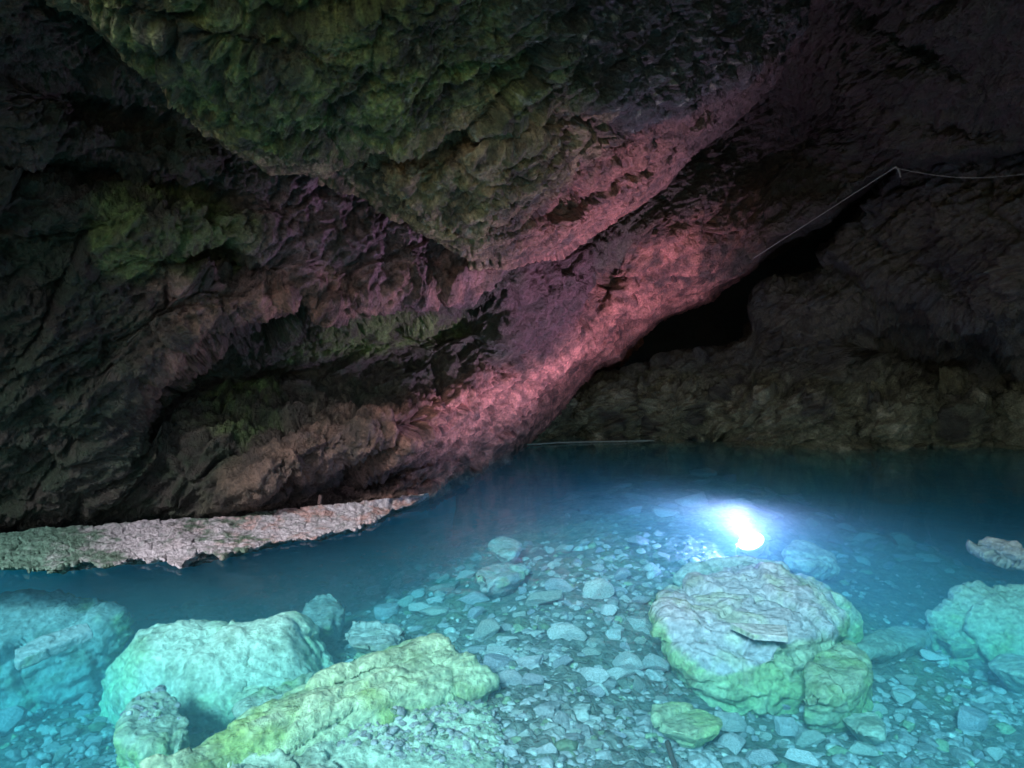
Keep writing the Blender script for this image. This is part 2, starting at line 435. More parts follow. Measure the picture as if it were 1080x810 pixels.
# ---- hanging roof mass in front
E_A = polyline([(20, -60), (45, -18), (62, 0), (100, 28), (140, 58), (185, 92), (240, 150), (282, 181), (318, 180), (350, 187), (392, 203), (430, 228), (470, 252), (500, 271), (520, 268), (536, 275),
                (560, 266), (590, 262), (620, 240), (640, 228), (668, 218), (700, 192), (718, 168), (742, 148), (766, 128), (790, 104), (815, 84), (838, 54), (860, 20), (885, -20), (930, -60)])
T_A = lambda px: np.minimum(-150.0, E_A(px) - 30)
ad = [(20, -60, 3.7), (62, 0, 4.0), (185, 92, 4.7), (282, 181, 5.3), (350, 187, 5.5), (392, 203, 5.6), (500, 271, 6.0), (536, 275, 6.25), (590, 262, 6.9), (640, 228, 7.3), (700, 192, 7.8),
      (766, 128, 8.3), (838, 54, 8.9), (885, -20, 9.3), (930, -60, 9.6), (20, -200, 3.2), (200, -150, 3.1), (400, -150, 3.2), (600, -150, 3.7), (800, -150, 5.0), (930, -150, 6.5),
      (200, 20, 3.9), (300, 80, 4.25), (400, 120, 4.6), (330, 150, 4.9), (450, 190, 5.15), (520, 220, 5.5), (560, 180, 5.35), (600, 110, 5.2), (640, 120, 5.7), (700, 118, 6.4), (770, 75, 7.1), (830, 20, 7.8),
      (500, 50, 4.3), (650, 40, 5.3), (740, 20, 6.2), (620, 175, 6.0), (560, 130, 5.05)]
depA = RBF([p[:2] for p in ad], [p[2] for p in ad], 100.0)
c_lip = polyline([(350, 175), (400, 160), (470, 150), (500, 140), (520, 128), (560, 118), (600, 104), (650, 118), (700, 122), (760, 84), (830, 44)])
def featA(x, y):
    f = 0.30 * gauss(x, y, 415, 165, 55, 10, -5) + 0.22 * gauss(x, y, 530, 137, 50, 8, -15)
    f += 0.20 * gauss(x, y, 470, 228, 55, 8, 33) - 0.15 * gauss(x, y, 440, 205, 60, 9, 33)
    dy = y - c_lip(x)
    f += sst(560, 620, x) * 0.25 * sst(-3, 14, dy)
    f += 0.18 * gauss(x, y, 600, 215, 70, 8, -32)
    f -= 0.2 * gauss(x, y, 250, 60, 140, 26, 20)
    return f
def colA(x, y, P, d, cav, N):
    a, b, c = n2(P, 1.3, 31), n2(P, 3.3, 32), n2(P, 9, 33)
    m = 0.45 * a + 0.3 * b + 0.3 * c
    C = np.ones(x.shape + (3,)) * np.array((0.13, 0.165, 0.06))
    C = mixc(C, (0.21, 0.25, 0.085), sst(-0.05, 0.2, b + 0.4 * a))
    C = mixc(C, (0.03, 0.05, 0.022), sst(0.02, 0.22, n2(P, 5, 34)) * 0.8)
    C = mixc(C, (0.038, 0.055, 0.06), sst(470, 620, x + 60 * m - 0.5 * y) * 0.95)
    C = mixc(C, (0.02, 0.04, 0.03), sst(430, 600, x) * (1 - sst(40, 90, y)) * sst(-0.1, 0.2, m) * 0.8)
    lim = polyline([(60, -30), (150, 40), (250, 120), (300, 150), (350, 150), (450, 140), (560, 100), (620, 105), (660, 150)])
    w = sst(-18, 22, y - lim(x) + 80 * m) * (1 - sst(640, 690, x))
    C = mixc(C, TAN, w * 0.9)
    C = mixc(C, (0.12, 0.12, 0.05), w * sst(0, 0.2, n2(P, 4, 36)) * 0.7)
    C = mixc(C, TAN, 0.85 * gauss(x, y, 155, 40, 26, 30, 30) * sst(-0.1, 0.15, b))
    C = mixc(C, TAN, 0.7 * gauss(x, y, 360, 50, 60, 8, -15) * sst(-0.1, 0.15, b))
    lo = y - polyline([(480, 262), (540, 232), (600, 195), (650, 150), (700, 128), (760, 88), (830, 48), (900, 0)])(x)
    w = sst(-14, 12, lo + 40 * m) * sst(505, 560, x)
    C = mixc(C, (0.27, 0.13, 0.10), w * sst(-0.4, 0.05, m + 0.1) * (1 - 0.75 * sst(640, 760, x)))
    C = mixc(C, (0.04, 0.04, 0.035), sst(0.2, 0.4, n2(P, 3, 37)) * 0.7)
    sp = sst(0.33, 0.42, fbm(P, 14, 2, seed=38)) * (x > 420) * (1 - w)
    C = mixc(C, (0.30, 0.32, 0.26), sp * 0.7)
    C = mixc(C, (0.035, 0.03, 0.03), sst(0.5, 0.8, fbm(P, 3.0, 5, 0.6, seed=39, ridged=True)) * 0.6)
    C = mixc(C, (0.028, 0.024, 0.022), cavities(P) * 0.65)  # holes and seams darkened by colour, as shade
    return C * (1 + 0.5 * c + 0.2 * b + 0.5 * n2(P, 22, 40) + 0.7 * n2(P, 48, 140, 2))[..., None]
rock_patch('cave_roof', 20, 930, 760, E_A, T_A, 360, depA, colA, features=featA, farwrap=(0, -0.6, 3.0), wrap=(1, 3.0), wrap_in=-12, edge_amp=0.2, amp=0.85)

# ---- rocks across the pool, right side
T_C = polyline([(480, 476), (560, 440), (600, 424), (640, 402), (680, 390), (700, 384), (740, 372), (780, 364), (794, 352), (799, 306), (830, 297), (860, 292), (880, 268), (905, 225), (930, 190), (960, 168), (1080, 150), (1250, 130)])
B_C = polyline([(480, 473), (700, 470), (760, 472), (900, 474), (1080, 470), (1250, 472)])
cd = [(480, 473, 12.3), (700, 470, 12.3), (820, 473, 11.8), (950, 474, 11.8), (1080, 470, 12.0), (1250, 472, 11.5), (600, 420, 12.9), (700, 400, 12.7), (700, 374, 13.0), (790, 352, 12.4), (800, 400, 12.0), (800, 305, 12.0),
      (850, 330, 11.4), (850, 290, 11.8), (900, 380, 11.6), (930, 320, 11.6), (900, 240, 11.4), (930, 195, 11.0), (1000, 240, 10.2), (1080, 170, 9.8), (1250, 150, 9.5), (1060, 320, 9.8), (1000, 380, 12.0), (1080, 400, 12.2), (1080, 445, 11.6), (950, 440, 11.5),
      (1250, 300, 9.0), (1250, 400, 10.0), (1250, 130, 9.5)]
depC = RBF([p[:2] for p in cd], [p[2] for p in cd], 100.0)
def featC(x, y):
    f = 0.5 * np.exp(-((y - 405 - 0.03 * (x - 700)) / 10) ** 2) * sst(820, 900, x)
    f += 1.6 * gauss(x, y, 960, 380, 80, 32, 15)
    f -= 0.5 * gauss(x, y, 1010, 330, 110, 16, 28)
    f += 0.8 * gauss(x, y, 1060, 372, 60, 10, 30)
    f -= 0.4 * gauss(x, y, 850, 318, 50, 24, 5)
    f -= 0.5 * np.abs(np.sin(x / 31.0 + np.sin(x / 53.0))) * sst(395, 420, y) * (y < 480)
    f += 1.0 * gauss(x, y, 745, 466, 22, 10)
    return f
def colC(x, y, P, d, cav, N):
    a, b, c = n2(P, 1.1, 51), n2(P, 2.7, 52), n2(P, 6, 53)
    m = 0.5 * a + 0.3 * b + 0.25 * c
    C = np.ones(x.shape + (3,)) * np.array((0.07, 0.068, 0.052))
    C = mixc(C, (0.045, 0.05, 0.05), sst(-0.05, 0.2, m))
    C = mixc(C, (0.17, 0.18, 0.11), sst(380, 430, y + 60 * m) * 0.9)  # lamp light put into the colour: paler near the water, dark above
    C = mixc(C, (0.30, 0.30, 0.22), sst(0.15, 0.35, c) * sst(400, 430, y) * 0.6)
    C = mixc(C, (0.03, 0.03, 0.03), sst(0.1, 0.4, n2(P, 1.7, 54)) * 0.85)
    return C * (1 + 0.6 * c + 0.3 * b + 0.7 * n2(P, 16, 150) + 0.5 * n2(P, 34, 151, 2))[..., None]
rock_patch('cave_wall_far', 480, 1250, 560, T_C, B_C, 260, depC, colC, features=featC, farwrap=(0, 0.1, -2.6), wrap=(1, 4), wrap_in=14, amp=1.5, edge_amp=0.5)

# ---- the rest of the cavern: a rough vault open behind the camera
def cavern():
    nu, nv = 150, 110
    u = np.linspace(-0.20, math.pi + 0.20, nu)     # around
    v = np.linspace(0, 1, nv)
    Y = -1.2 + 20 * v
    shrink = np.sqrt(np.clip(1 - np.clip((v - 0.72) / 0.28, 0, 1) ** 2, 0.0, 1))
    U, VY = np.meshgrid(u, Y); VY = VY - 2.6 * sst(-0.15, 0.25, np.cos(U)) * (1 - np.clip((VY + 1.2) / 8, 0, 1)); SH = np.broadcast_to(shrink[:, None], U.shape)  # right side reaches further back, unseen, added to hold off the sun
    rx = 9.0 + 1.5 * sst(0, 9, VY); rz = 8.3 - 1.0 * sst(2, 12, VY)
    P = np.stack([-0.6 + 1.6 * sst(0, 6, VY) + rx * np.cos(U) * SH, VY, -0.6 + rz * np.sin(U) * SH], -1)
    cen = np.stack([np.full(U.shape, 1.0), VY, np.full(U.shape, 1.0)], -1)
    N = cen - P; N /= np.linalg.norm(N, axis=-1, keepdims=True) + 1e-6
    d = fbm(P, 0.35, 5, seed=61) * 1.1 + fbm(P, 1.3, 4, seed=62, ridged=True) * 0.2
    P = P + N * d[..., None]
    c = n2(P, 1, 63)
    C = np.ones(U.shape + (3,)) * np.array((0.05, 0.048, 0.042)) * (1 + 0.5 * c)[..., None]
    tag(link('cave_vault', mesh_np('cave_vault', P, grid_quads(nv, nu), M_WALL, C)), kind='structure')
cavern()

# ------------------------------------------------------------------ pool bed
bc = [(540, 830, -.55), (400, 830, -.62), (250, 830, -.85), (60, 830, -1.0), (-150, 830, -1.2), (700, 830, -.68), (850, 830, -.75), (1080, 830, -.9), (1250, 830, -1.0),
      (600, 720, -.56), (500, 760, -.55), (640, 640, -.52), (560, 640, -.58), (600, 590, -.52), (680, 575, -.5), (740, 570, -.46), (790, 573, -.46), (840, 590, -.8), (500, 600, -.85), (540, 575, -.8),
      (450, 640, -.75), (430, 610, -1.1), (380, 650, -1.0), (350, 620, -1.7), (250, 650, -1.9), (200, 700, -1.5), (60, 720, -1.35), (0, 700, -1.7), (100, 600, -3.2), (250, 600, -3.2), (330, 590, -3.0), (400, 580, -2.8), (470, 555, -2.4),
      (520, 525, -2.4), (0, 620, -3.2), (-150, 640, -3.0), (600, 530, -.7), (700, 530, -.58), (800, 535, -.55), (900, 560, -.78), (960, 560, -.78), (650, 500, -.65), (800, 500, -.58), (950, 500, -.8), (1080, 500, -1.8),
      (900, 610, -1.4), (980, 605, -1.8), (1080, 590, -2.0), (900, 660, -.95), (970, 700, -.85), (1080, 720, -1.0), (1060, 650, -1.3), (960, 760, -.85), (760, 740, -.84), (700, 690, -.74), (790, 690, -.86), (850, 700, -.88), (300, 770, -.85), (150, 770, -1.05), (620, 480, -1.2), (900, 480, -1.4),
      (1250, 600, -2.2), (1250, 500, -2.6)]
cw = np.array([onz(a, b, c) for a, b, c in bc])
extra = np.array([[0, 0, -.45], [-3, 0, -.8], [3, 0, -.7], [0, -3, .2], [-6, -3, .4], [6, -3, .4], [-9, 4, -1], [9, 4, -1], [10, 10, -2.4], [-9, 9, -3], [0, 15, -2.4], [8, 15, -2.4], [-6, 14, -3]])
cw = np.concatenate([cw, extra])
bedf = RBF(cw[:, :2], cw[:, 2], 3.0)
def bedz(x, y):
    x = np.asarray(x, float); y = np.asarray(y, float)
    P = np.stack([x, y, 0 * x], -1)
    return bedf(x, y) + 0.05 * fbm(P, 1.5, 3, seed=71)

def build_bed():
    nc, nr = 620, 720
    t = np.linspace(0, 1, nr)
    Y = np.where(t < 0.06, -4 + (t / 0.06) * 6.4, 2.4 * (17.5 / 2.4) ** ((t - 0.06) / 0.94))
    s = np.linspace(-1, 1, nc)
    hw = np.maximum(6.0, 0.85 * Y + 2)[:, None]
    X = s[None] * hw + 0.3; YY = np.broadcast_to(Y[:, None], X.shape)
    Z = bedz(X, YY)
    P = np.stack([X, YY, Z], -1)
    f1, f2, cid = voro(P * np.array([1, 1.0, .3]), 7.0, 7)
    peb = 0.035 * (1 - sst(0.1, 0.62, f1)) * (cid > 0.25)
    g1, g2, cid2 = voro(P * np.array([1, 1, .3]), 19.0, 8)
    peb += 0.016 * (1 - sst(0.1, 0.62, g1))
    patch = sst(-0.25, 0.1, fbm(P, 0.9, 3, seed=72))
    Z2 = Z + peb * (0.35 + 0.65 * patch) + 0.03 * fbm(P, 3.0, 5, seed=73)
    P2 = np.stack([X, YY, Z2], -1)
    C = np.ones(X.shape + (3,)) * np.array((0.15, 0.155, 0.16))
    C = mixc(C, (0.34, 0.38, 0.36), sst(7.5, 9.5, YY + fbm(P, 1, 2, seed=76)) * 0.8)  # far bed painted paler in place of lamp light
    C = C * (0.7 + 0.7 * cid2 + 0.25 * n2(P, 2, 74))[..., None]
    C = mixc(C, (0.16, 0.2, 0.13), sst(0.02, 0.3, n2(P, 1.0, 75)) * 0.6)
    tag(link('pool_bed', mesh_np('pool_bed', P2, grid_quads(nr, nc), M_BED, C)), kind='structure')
build_bed()

# ------------------------------------------------------------------ stones
def ico(level):
    bm = bmesh.new(); bmesh.ops.create_icosphere(bm, subdivisions=level, radius=1.0)
    V = np.array([v.co[:] for v in bm.verts]); T = np.array([[v.index for v in f.verts] for f in bm.faces]); bm.free()
    return V, T
ICO = {k: ico(k) for k in (2, 3, 5)}

def stone_verts(level, rng, cuts=12, rough=0.05, depth=(0.55, 0.9)):
    V, T = ICO[level]; V = V.copy()
    for _ in range(cuts):
        n = rng.normal(size=3); n /= np.linalg.norm(n); h = rng.uniform(*depth)
        dd = V @ n - h
        V -= np.where(dd > 0, dd, 0)[:, None] * n * 0.93
    off = rng.uniform(-50, 50, 3)
    nrm = V / np.linalg.norm(V, axis=1, keepdims=True)
    V = V + nrm * (fbm(V + off, 1.3, 3)[:, None] * rough * 1.6 + (fbm(V + off, 5, 3)[:, None] * rough * 0.5 if level > 3 else 0))
    V -= V.mean(0); V /= np.abs(V).max(0)
    return V, T

VARS = []
for k in range(20):
    r = np.random.default_rng(100 + k)
    V, T = stone_verts(5, r, cuts=int(r.integers(10, 22)), rough=r.uniform(0.03, 0.09), depth=(0.35, 0.85))
    me = mesh_np('stone', V, T, M_STONE)
    VARS.append(me)

def base_normal(x, y, e=0.12):
    gx = (bedf(x + e, y) - bedf(x - e, y)) / (2 * e); gy = (bedf(x, y + e) - bedf(x, y - e)) / (2 * e)
    return Vector((-gx, -gy, 1)).normalized()

placed = []
def put_stone(px, py, wpx, hpx, label, group=None, name='stone', cat='stone', mesh=None, rot=None, lift=0.0, elong=None, sink=0.2, z=None):
    """centre pixel, apparent width and height in pixels"""
    zz = -0.7
    for _ in range(12):
        p = onz(px, py, zz); zz = 0.5 * zz + 0.5 * float(bedz(p[0], p[1])) + 0.0
    p = onz(px, py, zz)
    mpp = p[1] / F
    sx = wpx * mpp * 0.5
    ang = math.atan2(CAMZ - zz, p[1])
    h = max(hpx * mpp, 0.25 * sx)
    # apparent height = depth*sin + height*cos
    sz = min(0.5 * h / math.cos(ang), sx * 0.8)
    sy = min(max(0.5 * (h - 2 * sz * math.cos(ang) * 0.6) / math.sin(ang), 0.45 * sx), sx * 1.25)
    me = mesh or VARS[random.randrange(len(VARS))]
    o = link(name, me)
    n = base_normal(p[0], p[1])
    q = Vector((0, 0, 1)).rotation_difference(n).to_matrix()
    rz = rot if rot is not None else random.uniform(-0.5, 0.5)
    R = q @ Matrix.Rotation(rz, 3, 'Z') @ Matrix.Rotation(random.uniform(-.2, .2), 3, 'X') @ Matrix.Rotation(random.uniform(-.2, .2), 3, 'Y')
    o.matrix_world = Matrix.Translation((p[0], p[1], zz + sz * (1 - sink) * 0.8 + lift)) @ (R @ Matrix.Diagonal((sx, sy, sz))).to_4x4()
    tag(o, label, cat, group)
    placed.append((px, py, wpx * 0.5, hpx * 0.5))
    return o

# ------------------------------------------------------------------ boulders from hulls
def tri_mesh_from_hulls(hulls, voxel):
    bm = bmesh.new()
    for pts in hulls:
        vs = [bm.verts.new(p) for p in pts]
        r = bmesh.ops.convex_hull(bm, input=vs)
        junk = [g for g in r['geom_interior'] if isinstance(g, bmesh.types.BMVert)]
        if junk: bmesh.ops.delete(bm, geom=list(set(junk)), context='VERTS')
    me = bpy.data.meshes.new('hull_tmp'); bm.to_mesh(me); bm.free()
    o = bpy.data.objects.new('hull_tmp', me); COL.objects.link(o)
    md = o.modifiers.new('r', 'REMESH'); md.mode = 'VOXEL'; md.voxel_size = voxel
    sm = o.modifiers.new('s', 'SMOOTH'); sm.factor = 0.5; sm.iterations = 1
    dg = bpy.context.evaluated_depsgraph_get()
    ev = bpy.data.meshes.new_from_object(o.evaluated_get(dg))
    bpy.data.objects.remove(o); bpy.data.meshes.remove(me)
    return ev

def grounded(h):
    A = np.array(h); c = A.mean(0)
    out = list(map(tuple, h))
    for p in A:
        q = c[:2] + (p[:2] - c[:2]) * 0.82
        out.append((q[0], q[1], min(float(bedz(q[0], q[1])) - 0.06, p[2] - 0.02)))
    return out

def fitted(hulls):
    """settle the rock so that its lowest point rests in the pool bed"""
    A = np.array([p for h in hulls for p in h]); X, Yp = project(A)
    i = int(np.argmax(Yp)); cam0 = np.array([0, 0, CAMZ]); lo_, hi_ = 0.5, 1.8
    for _ in range(40):
        k = 0.5 * (lo_ + hi_); p = cam0 + (A[i] - cam0) * k
        if p[2] > float(bedz(p[0], p[1])) - 0.06: lo_ = k
        else: hi_ = k
    return [[tuple(cam0 + (np.array(p) - cam0) * k) for p in h] for h in hulls]

def boulder(name, hulls, voxel, label, colour, amp=0.06, strata=0.0, strata_dir=(0, 0, 1), cat='boulder', seed=0, mat=None, block=1.6, ground=True, fit=True, cuts=18):
    if ground and fit: hulls = fitted(hulls)
    elif ground: hulls = [grounded(h) for h in hulls]
    me = tri_mesh_from_hulls(hulls, voxel)
    n = len(me.vertices); V = np.zeros(n * 3, np.float32); me.vertices.foreach_get('co', V); V = V.reshape(-1, 3).astype(float)
    rg = np.random.default_rng(900 + seed)
    for _ in range(cuts):                      # clean breaks: flat facets sheared off the block
        nn = rg.normal(size=3) * np.array([1, 1, 0.9]); nn[2] = abs(nn[2]) * rg.choice([1, 1, -0.4]); nn[1] -= 0.3; nn /= np.linalg.norm(nn)
        pr = V @ nn; h = np.quantile(pr, rg.uniform(0.94, 0.992)); V -= np.maximum(pr - h, 0)[:, None] * nn * 0.9
    me.vertices.foreach_set('co', V.astype(np.float32).ravel()); me.update()
    N = np.zeros(n * 3, np.float32); me.vertices.foreach_get('normal', N); N = N.reshape(-1, 3)
    tq = fbm(V * np.array([1, 1, 1.6]), 1.8, 4, 0.5, seed=seed + 20) * 5; tf = np.floor(tq); d = amp * 0.25 * (tf + sst(0.3, 0.7, tq - tf)) / 2.2
    d += fbm(V, 1.4, 4, seed=seed) * amp * 0.9 + fbm(V, 3.2, 5, 0.55, seed=seed + 1, ridged=True) * amp * 0.35 + fbm(V, 12, 4, 0.6, seed=seed + 2) * amp * 0.45
    f1, f2, cid = voro(V + 0.1 * np.stack([fbm(V, 3, 2, seed=5)] * 3, -1), block, seed + 3)
    d += ((cid - 0.5) * amp * 0.9 * sst(0.0, 0.12, f2 - f1) + amp * 0.25 * sst(0, 0.06, f2 - f1)) * (1.0 if block > 3 else 0.3)
    Vw = V + 0.05 * np.stack([fbm(V, 3, 3, seed=seed + 30), fbm(V, 3, 3, seed=seed + 31), fbm(V, 3, 3, seed=seed + 32)], -1)
    d += amp * (0.9 * tilt(Vw, 2.2, seed + 40, (1, 1, 1.4)) + 0.15 * tilt(Vw, 7, seed + 41) + 0.10 * tilt(Vw, 18, seed + 42))
    sb = max(strata, amp * 0.35)
    d += sb * (1.3 * beds(V, strata_dir, 11.0, 0.9, 1.5, seed + 50, 0.12) + 0.6 * beds(V, strata_dir, 31.0, 1.3, 2.5, seed + 51, 0.2)) + amp * 0.5 * beds(V, (0.9, 0.2, 0.3), 7.0, 1.2, 1.5, seed + 52, 0.1)
    d += 0.05 * tilt(Vw, 1.1, seed + 43, (1, 1, 1.5)) * min(1, amp / 0.03)
    d -= amp * 0.5 * sst(0.25, 0.6, fbm(V, 9, 3, seed=seed + 44))
    if strata:
        s = np.array(strata_dir, float); s /= np.linalg.norm(s)
        par = (V @ s)[:, None] * s
        Q = (V - par) * 0.9 + par * 7 + 0.25 * np.stack([fbm(V, 1.6, 3, seed=seed + 5)] * 3, -1)
        d += strata * (fbm(Q, 1.1, 4, 0.55, seed=seed + 6, ridged=True) + 0.6 * sst(-0.05, 0.05, fbm(Q, 2.1, 2, seed=seed + 7)))
    V2 = V + N * d[:, None]
    cen = V2.mean(0); cen[2] = V2[:, 2].min()
    me.vertices.foreach_set('co', (V2 - cen).astype(np.float32).ravel())
    me.update()
    X, Yp = project(V2)
    C = colour(X, Yp, V2, d, N)
    set_cols(me, C)
    me.materials.clear(); me.materials.append(mat or M_BOULD)
    me.polygons.foreach_set('use_smooth', np.ones(len(me.polygons), bool))
    me.name = name
    o = link(name, me); o.location = cen
    return tag(o, label, cat)

from mathutils.bvhtree import BVHTree
def bvh_of(labels):
    out = []
    for o in COL.objects:
        if o.type == 'MESH' and any(k in o.get('label', '') for k in labels):
            me = o.data
            vs = [o.location + v.co for v in me.vertices]; out.append(BVHTree.FromPolygons(vs, [p.vertices[:] for p in me.polygons]))
    return out
PALE = (0.48, 0.50, 0.46); GREENISH = (0.33, 0.47, 0.24); MINT = (0.42, 0.52, 0.36); LAV = (0.44, 0.43, 0.48)
def cpale(green=0.4, seed=0, base=PALE, greenish=GREENISH, fr=1.6):
    def f(x, y, P, d, N):
        m = n2(P, fr, 80 + seed) * 0.6 + n2(P, 6, 81 + seed) * 0.35
        C = np.ones(x.shape + (3,)) * np.array(base)
        C = mixc(C, greenish, sst(0.15 - green * 0.5, 0.45 - green * 0.5, m + 0.15 * (1 - np.abs(N[..., 2]))))  # greener in patches and on steep faces
        C = mixc(C, (0.16, 0.19, 0.13), sst(0.12, 0.35, n2(P, 4, 83 + seed)) * 0.55)
        return C * (1 + 0.3 * n2(P, 14, 84 + seed))[..., None]
    return f

def H(*pts): return [tuple(onz(*p)) if p[2] < 0 else tuple(W(*p)) for p in pts]   # third value: distance, or height when negative

# 1 big pale boulder, left foreground
boulder('boulder', [
    H((104, 718, -.85), (128, 690, -.55), (163, 656, -.42), (215, 648, -.40), (262, 668, -.42), (258, 704, -.45), (230, 738, -.72), (160, 742, -.75), (108, 742, -.95), (180, 775, -1.15), (110, 770, -1.3), (240, 770, -1.1), (200, 690, -1.4)),
    H((225, 672, -.42), (262, 662, -.42), (320, 652, -.42), (345, 668, -.42), (368, 700, -.6), (352, 722, -.7), (300, 726, -.6), (240, 738, -.75), (250, 770, -1.1), (350, 745, -1.1), (310, 700, -1.3))],
    0.022, 'large smooth mint and lavender boulder lying left of the long yellow-green rock ridge', cpale(0.30, 1, base=(0.60, 0.64, 0.58), greenish=(0.48, 0.62, 0.44)), amp=0.035, strata=0.012, strata_dir=(0.5, 0.2, 1), fit=False, seed=1)
# block resting in front of it
boulder('boulder', [H((226, 718, 4.75), (245, 700, 4.9), (300, 697, 5.0), (318, 712, 4.85), (290, 738, 4.5), (240, 742, 4.5), (225, 735, 4.6), (300, 760, 4.8), (240, 760, 4.7), (270, 715, 5.2))],
    0.016, 'cream angular block resting against the front of the big mint boulder', cpale(0.25, 2, base=(0.52, 0.55, 0.44)), amp=0.04, strata=0.01, strata_dir=(0.4, 0, 1), seed=2)
boulder('boulder', [H((243, 748, 4.4), (290, 738, 4.55), (335, 712, 4.95), (352, 716, 4.9), (350, 735, 4.6), (310, 750, 4.35), (262, 768, 4.2), (300, 790, 4.5), (340, 760, 4.9))],
    0.016, 'low fractured pale rock between the big mint boulder and the yellow-green ridge', cpale(0.2, 3, base=(0.48, 0.52, 0.48)), amp=0.05, strata=0.014, seed=3)
# rubble mound below the big boulder
boulder('boulder', [H((118, 770, 4.5), (150, 735, 4.9), (185, 738, 4.9), (205, 770, 4.5), (195, 800, 4.2), (140, 810, 4.2), (120, 795, 4.3), (160, 840, 4.6), (160, 745, 5.3))],
    0.016, 'rounded pebble-crusted rock below the left end of the big mint boulder', cpale(0.35, 4, base=(0.42, 0.48, 0.42)), amp=0.05, seed=4, block=6)
boulder('boulder', [H((120, 800, 3.9), (160, 780, 4.1), (225, 762, 4.4), (225, 780, 4.2), (180, 805, 3.9), (135, 830, 3.7), (180, 840, 4.0), (220, 800, 4.5))],
    0.016, 'long low teal stone just left of the lower end of the yellow-green ridge', cpale(0.1, 5, base=(0.3, 0.38, 0.33)), amp=0.03, seed=5)
# 2 long ridge and its rubble slope
boulder('rock_ridge', [
    H((150, 812, -.34), (200, 788, -.33), (300, 753, -.31), (400, 712, -.30), (470, 684, -.33), (490, 692, -.36), (522, 716, -.45), (505, 722, -.50), (430, 728, -.50), (340, 768, -.50), (250, 800, -.50), (160, 850, -.45), (320, 740, -.6), (460, 690, -.7)),
    H((330, 728, -.36), (400, 697, -.34), (440, 680, -.33), (462, 677, -.32), (478, 684, -.34), (430, 700, -.42), (350, 732, -.46), (400, 700, -.75))],
    0.014, 'long diagonal yellow-green rock ridge rising across the left foreground', cpale(0.30, 6, base=(0.48, 0.58, 0.42), greenish=(0.33, 0.46, 0.19)), cuts=0, amp=0.022, strata=0.03, strata_dir=(-0.5, 0.5, 0.7), cat='rock', fit=False, seed=6)
def slope_col(x, y, P, d, N):
    C = cpale(0.05, 7, base=(0.52, 0.60, 0.52))(x, y, P, d, N)
    return C
boulder('rock_slope', [H((200, 822, -.50), (300, 790, -.50), (400, 752, -.50), (480, 730, -.52), (512, 738, -.56), (500, 775, -.56), (560, 830, -.6), (560, 900, -.55), (180, 900, -.4), (400, 760, -.9), (300, 900, -.9), (520, 800, -.9))],
    0.013, 'pale pebbly rock slope at the bottom edge below the yellow-green ridge', slope_col, amp=0.045, cat='rock', fit=False, seed=7, block=9)
boulder('boulder', [H((468, 775, 3.75), (478, 762, 3.85), (505, 770, 3.8), (528, 792, 3.6), (540, 830, 3.3), (480, 850, 3.2), (440, 820, 3.4), (455, 790, 3.6), (500, 830, 3.8))],
    0.012, 'smooth bright mint rock at the bottom edge, right end of the pebbly slope', cpale(0.0, 8, base=(0.52, 0.66, 0.52)), amp=0.02, seed=8)
# 3 upper left boulder
boulder('boulder', [H((-60, 640, -.5), (0, 620, -.5), (50, 614, -.5), (90, 628, -.52), (140, 652, -.62), (128, 672, -.8), (70, 692, -.85), (50, 706, -.95), (-40, 700, -.8))],
    0.022, 'broad blue-tinted boulder at the left edge carrying a long stone bar', cpale(0.1, 9, base=(0.42, 0.46, 0.5)), amp=0.075, strata=0.02, strata_dir=(-0.3, 0, 1), fit=False, seed=9)
# 4 layered boulder, right of centre
def lay_col(x, y, P, d, N):
    m = n2(P, 2.4, 90) * 0.6 + n2(P, 7, 91) * 0.3
    C = np.ones(x.shape + (3,)) * np.array((0.42, 0.41, 0.50))  # top takes the lamp's lavender light in its colour
    side = 1 - sst(0.35, 0.75, N[..., 2] + 0.25 * m)
    C = mixc(C, (0.30, 0.45, 0.22), side * 0.85)
    C = mixc(C, (0.45, 0.50, 0.40), sst(0.0, 0.25, n2(P, 3, 92)) * 0.6)
    C = mixc(C, (0.15, 0.2, 0.12), sst(0.15, 0.35, n2(P, 4.5, 93)) * 0.5)
    return C * (1 + 0.3 * n2(P, 14, 94))[..., None]
boulder('layered_boulder', [
    H((712, 700, -.78), (742, 734, -.8), (790, 752, -.82), (840, 740, -.82), (888, 712, -.8), (716, 690, -.5), (750, 712, -.55), (800, 722, -.56), (855, 706, -.52), (708, 664, -.36), (735, 674, -.36), (770, 686, -.36), (805, 692, -.37), (850, 686, -.38), (882, 668, -.42),
      (700, 650, -.36), (703, 632, -.36), (740, 612, -.32), (795, 600, -.30), (830, 614, -.34), (862, 650, -.38), (720, 640, -.8), (860, 650, -.9), (790, 620, -.8)),
    H((815, 606, -.45), (862, 616, -.42), (882, 636, -.42), (880, 655, -.45), (850, 665, -.42), (830, 640, -.36), (880, 680, -.9), (870, 640, -.9), (820, 620, -.9))],
    0.016, 'large layered boulder with lavender top and green front, in front of the shining lamp', lay_col, amp=0.05, strata=0.034, strata_dir=(0.12, 0.25, 1), cuts=9, fit=False, seed=10)
boulder('boulder', [H((838, 735, 4.55), (860, 690, 5.1), (895, 668, 5.4), (915, 672, 5.35), (920, 700, 5.0), (905, 728, 4.7), (865, 745, 4.5), (900, 770, 4.9), (860, 780, 4.8), (895, 690, 5.6))],
    0.016, 'green rounded boulder tucked against the right side of the large layered boulder', cpale(0.55, 11, base=(0.3, 0.38, 0.3), greenish=(0.24, 0.36, 0.20)), amp=0.04, strata=0.012, seed=11)
SLABTOP = bvh_of(['lavender top and green front'])[0]
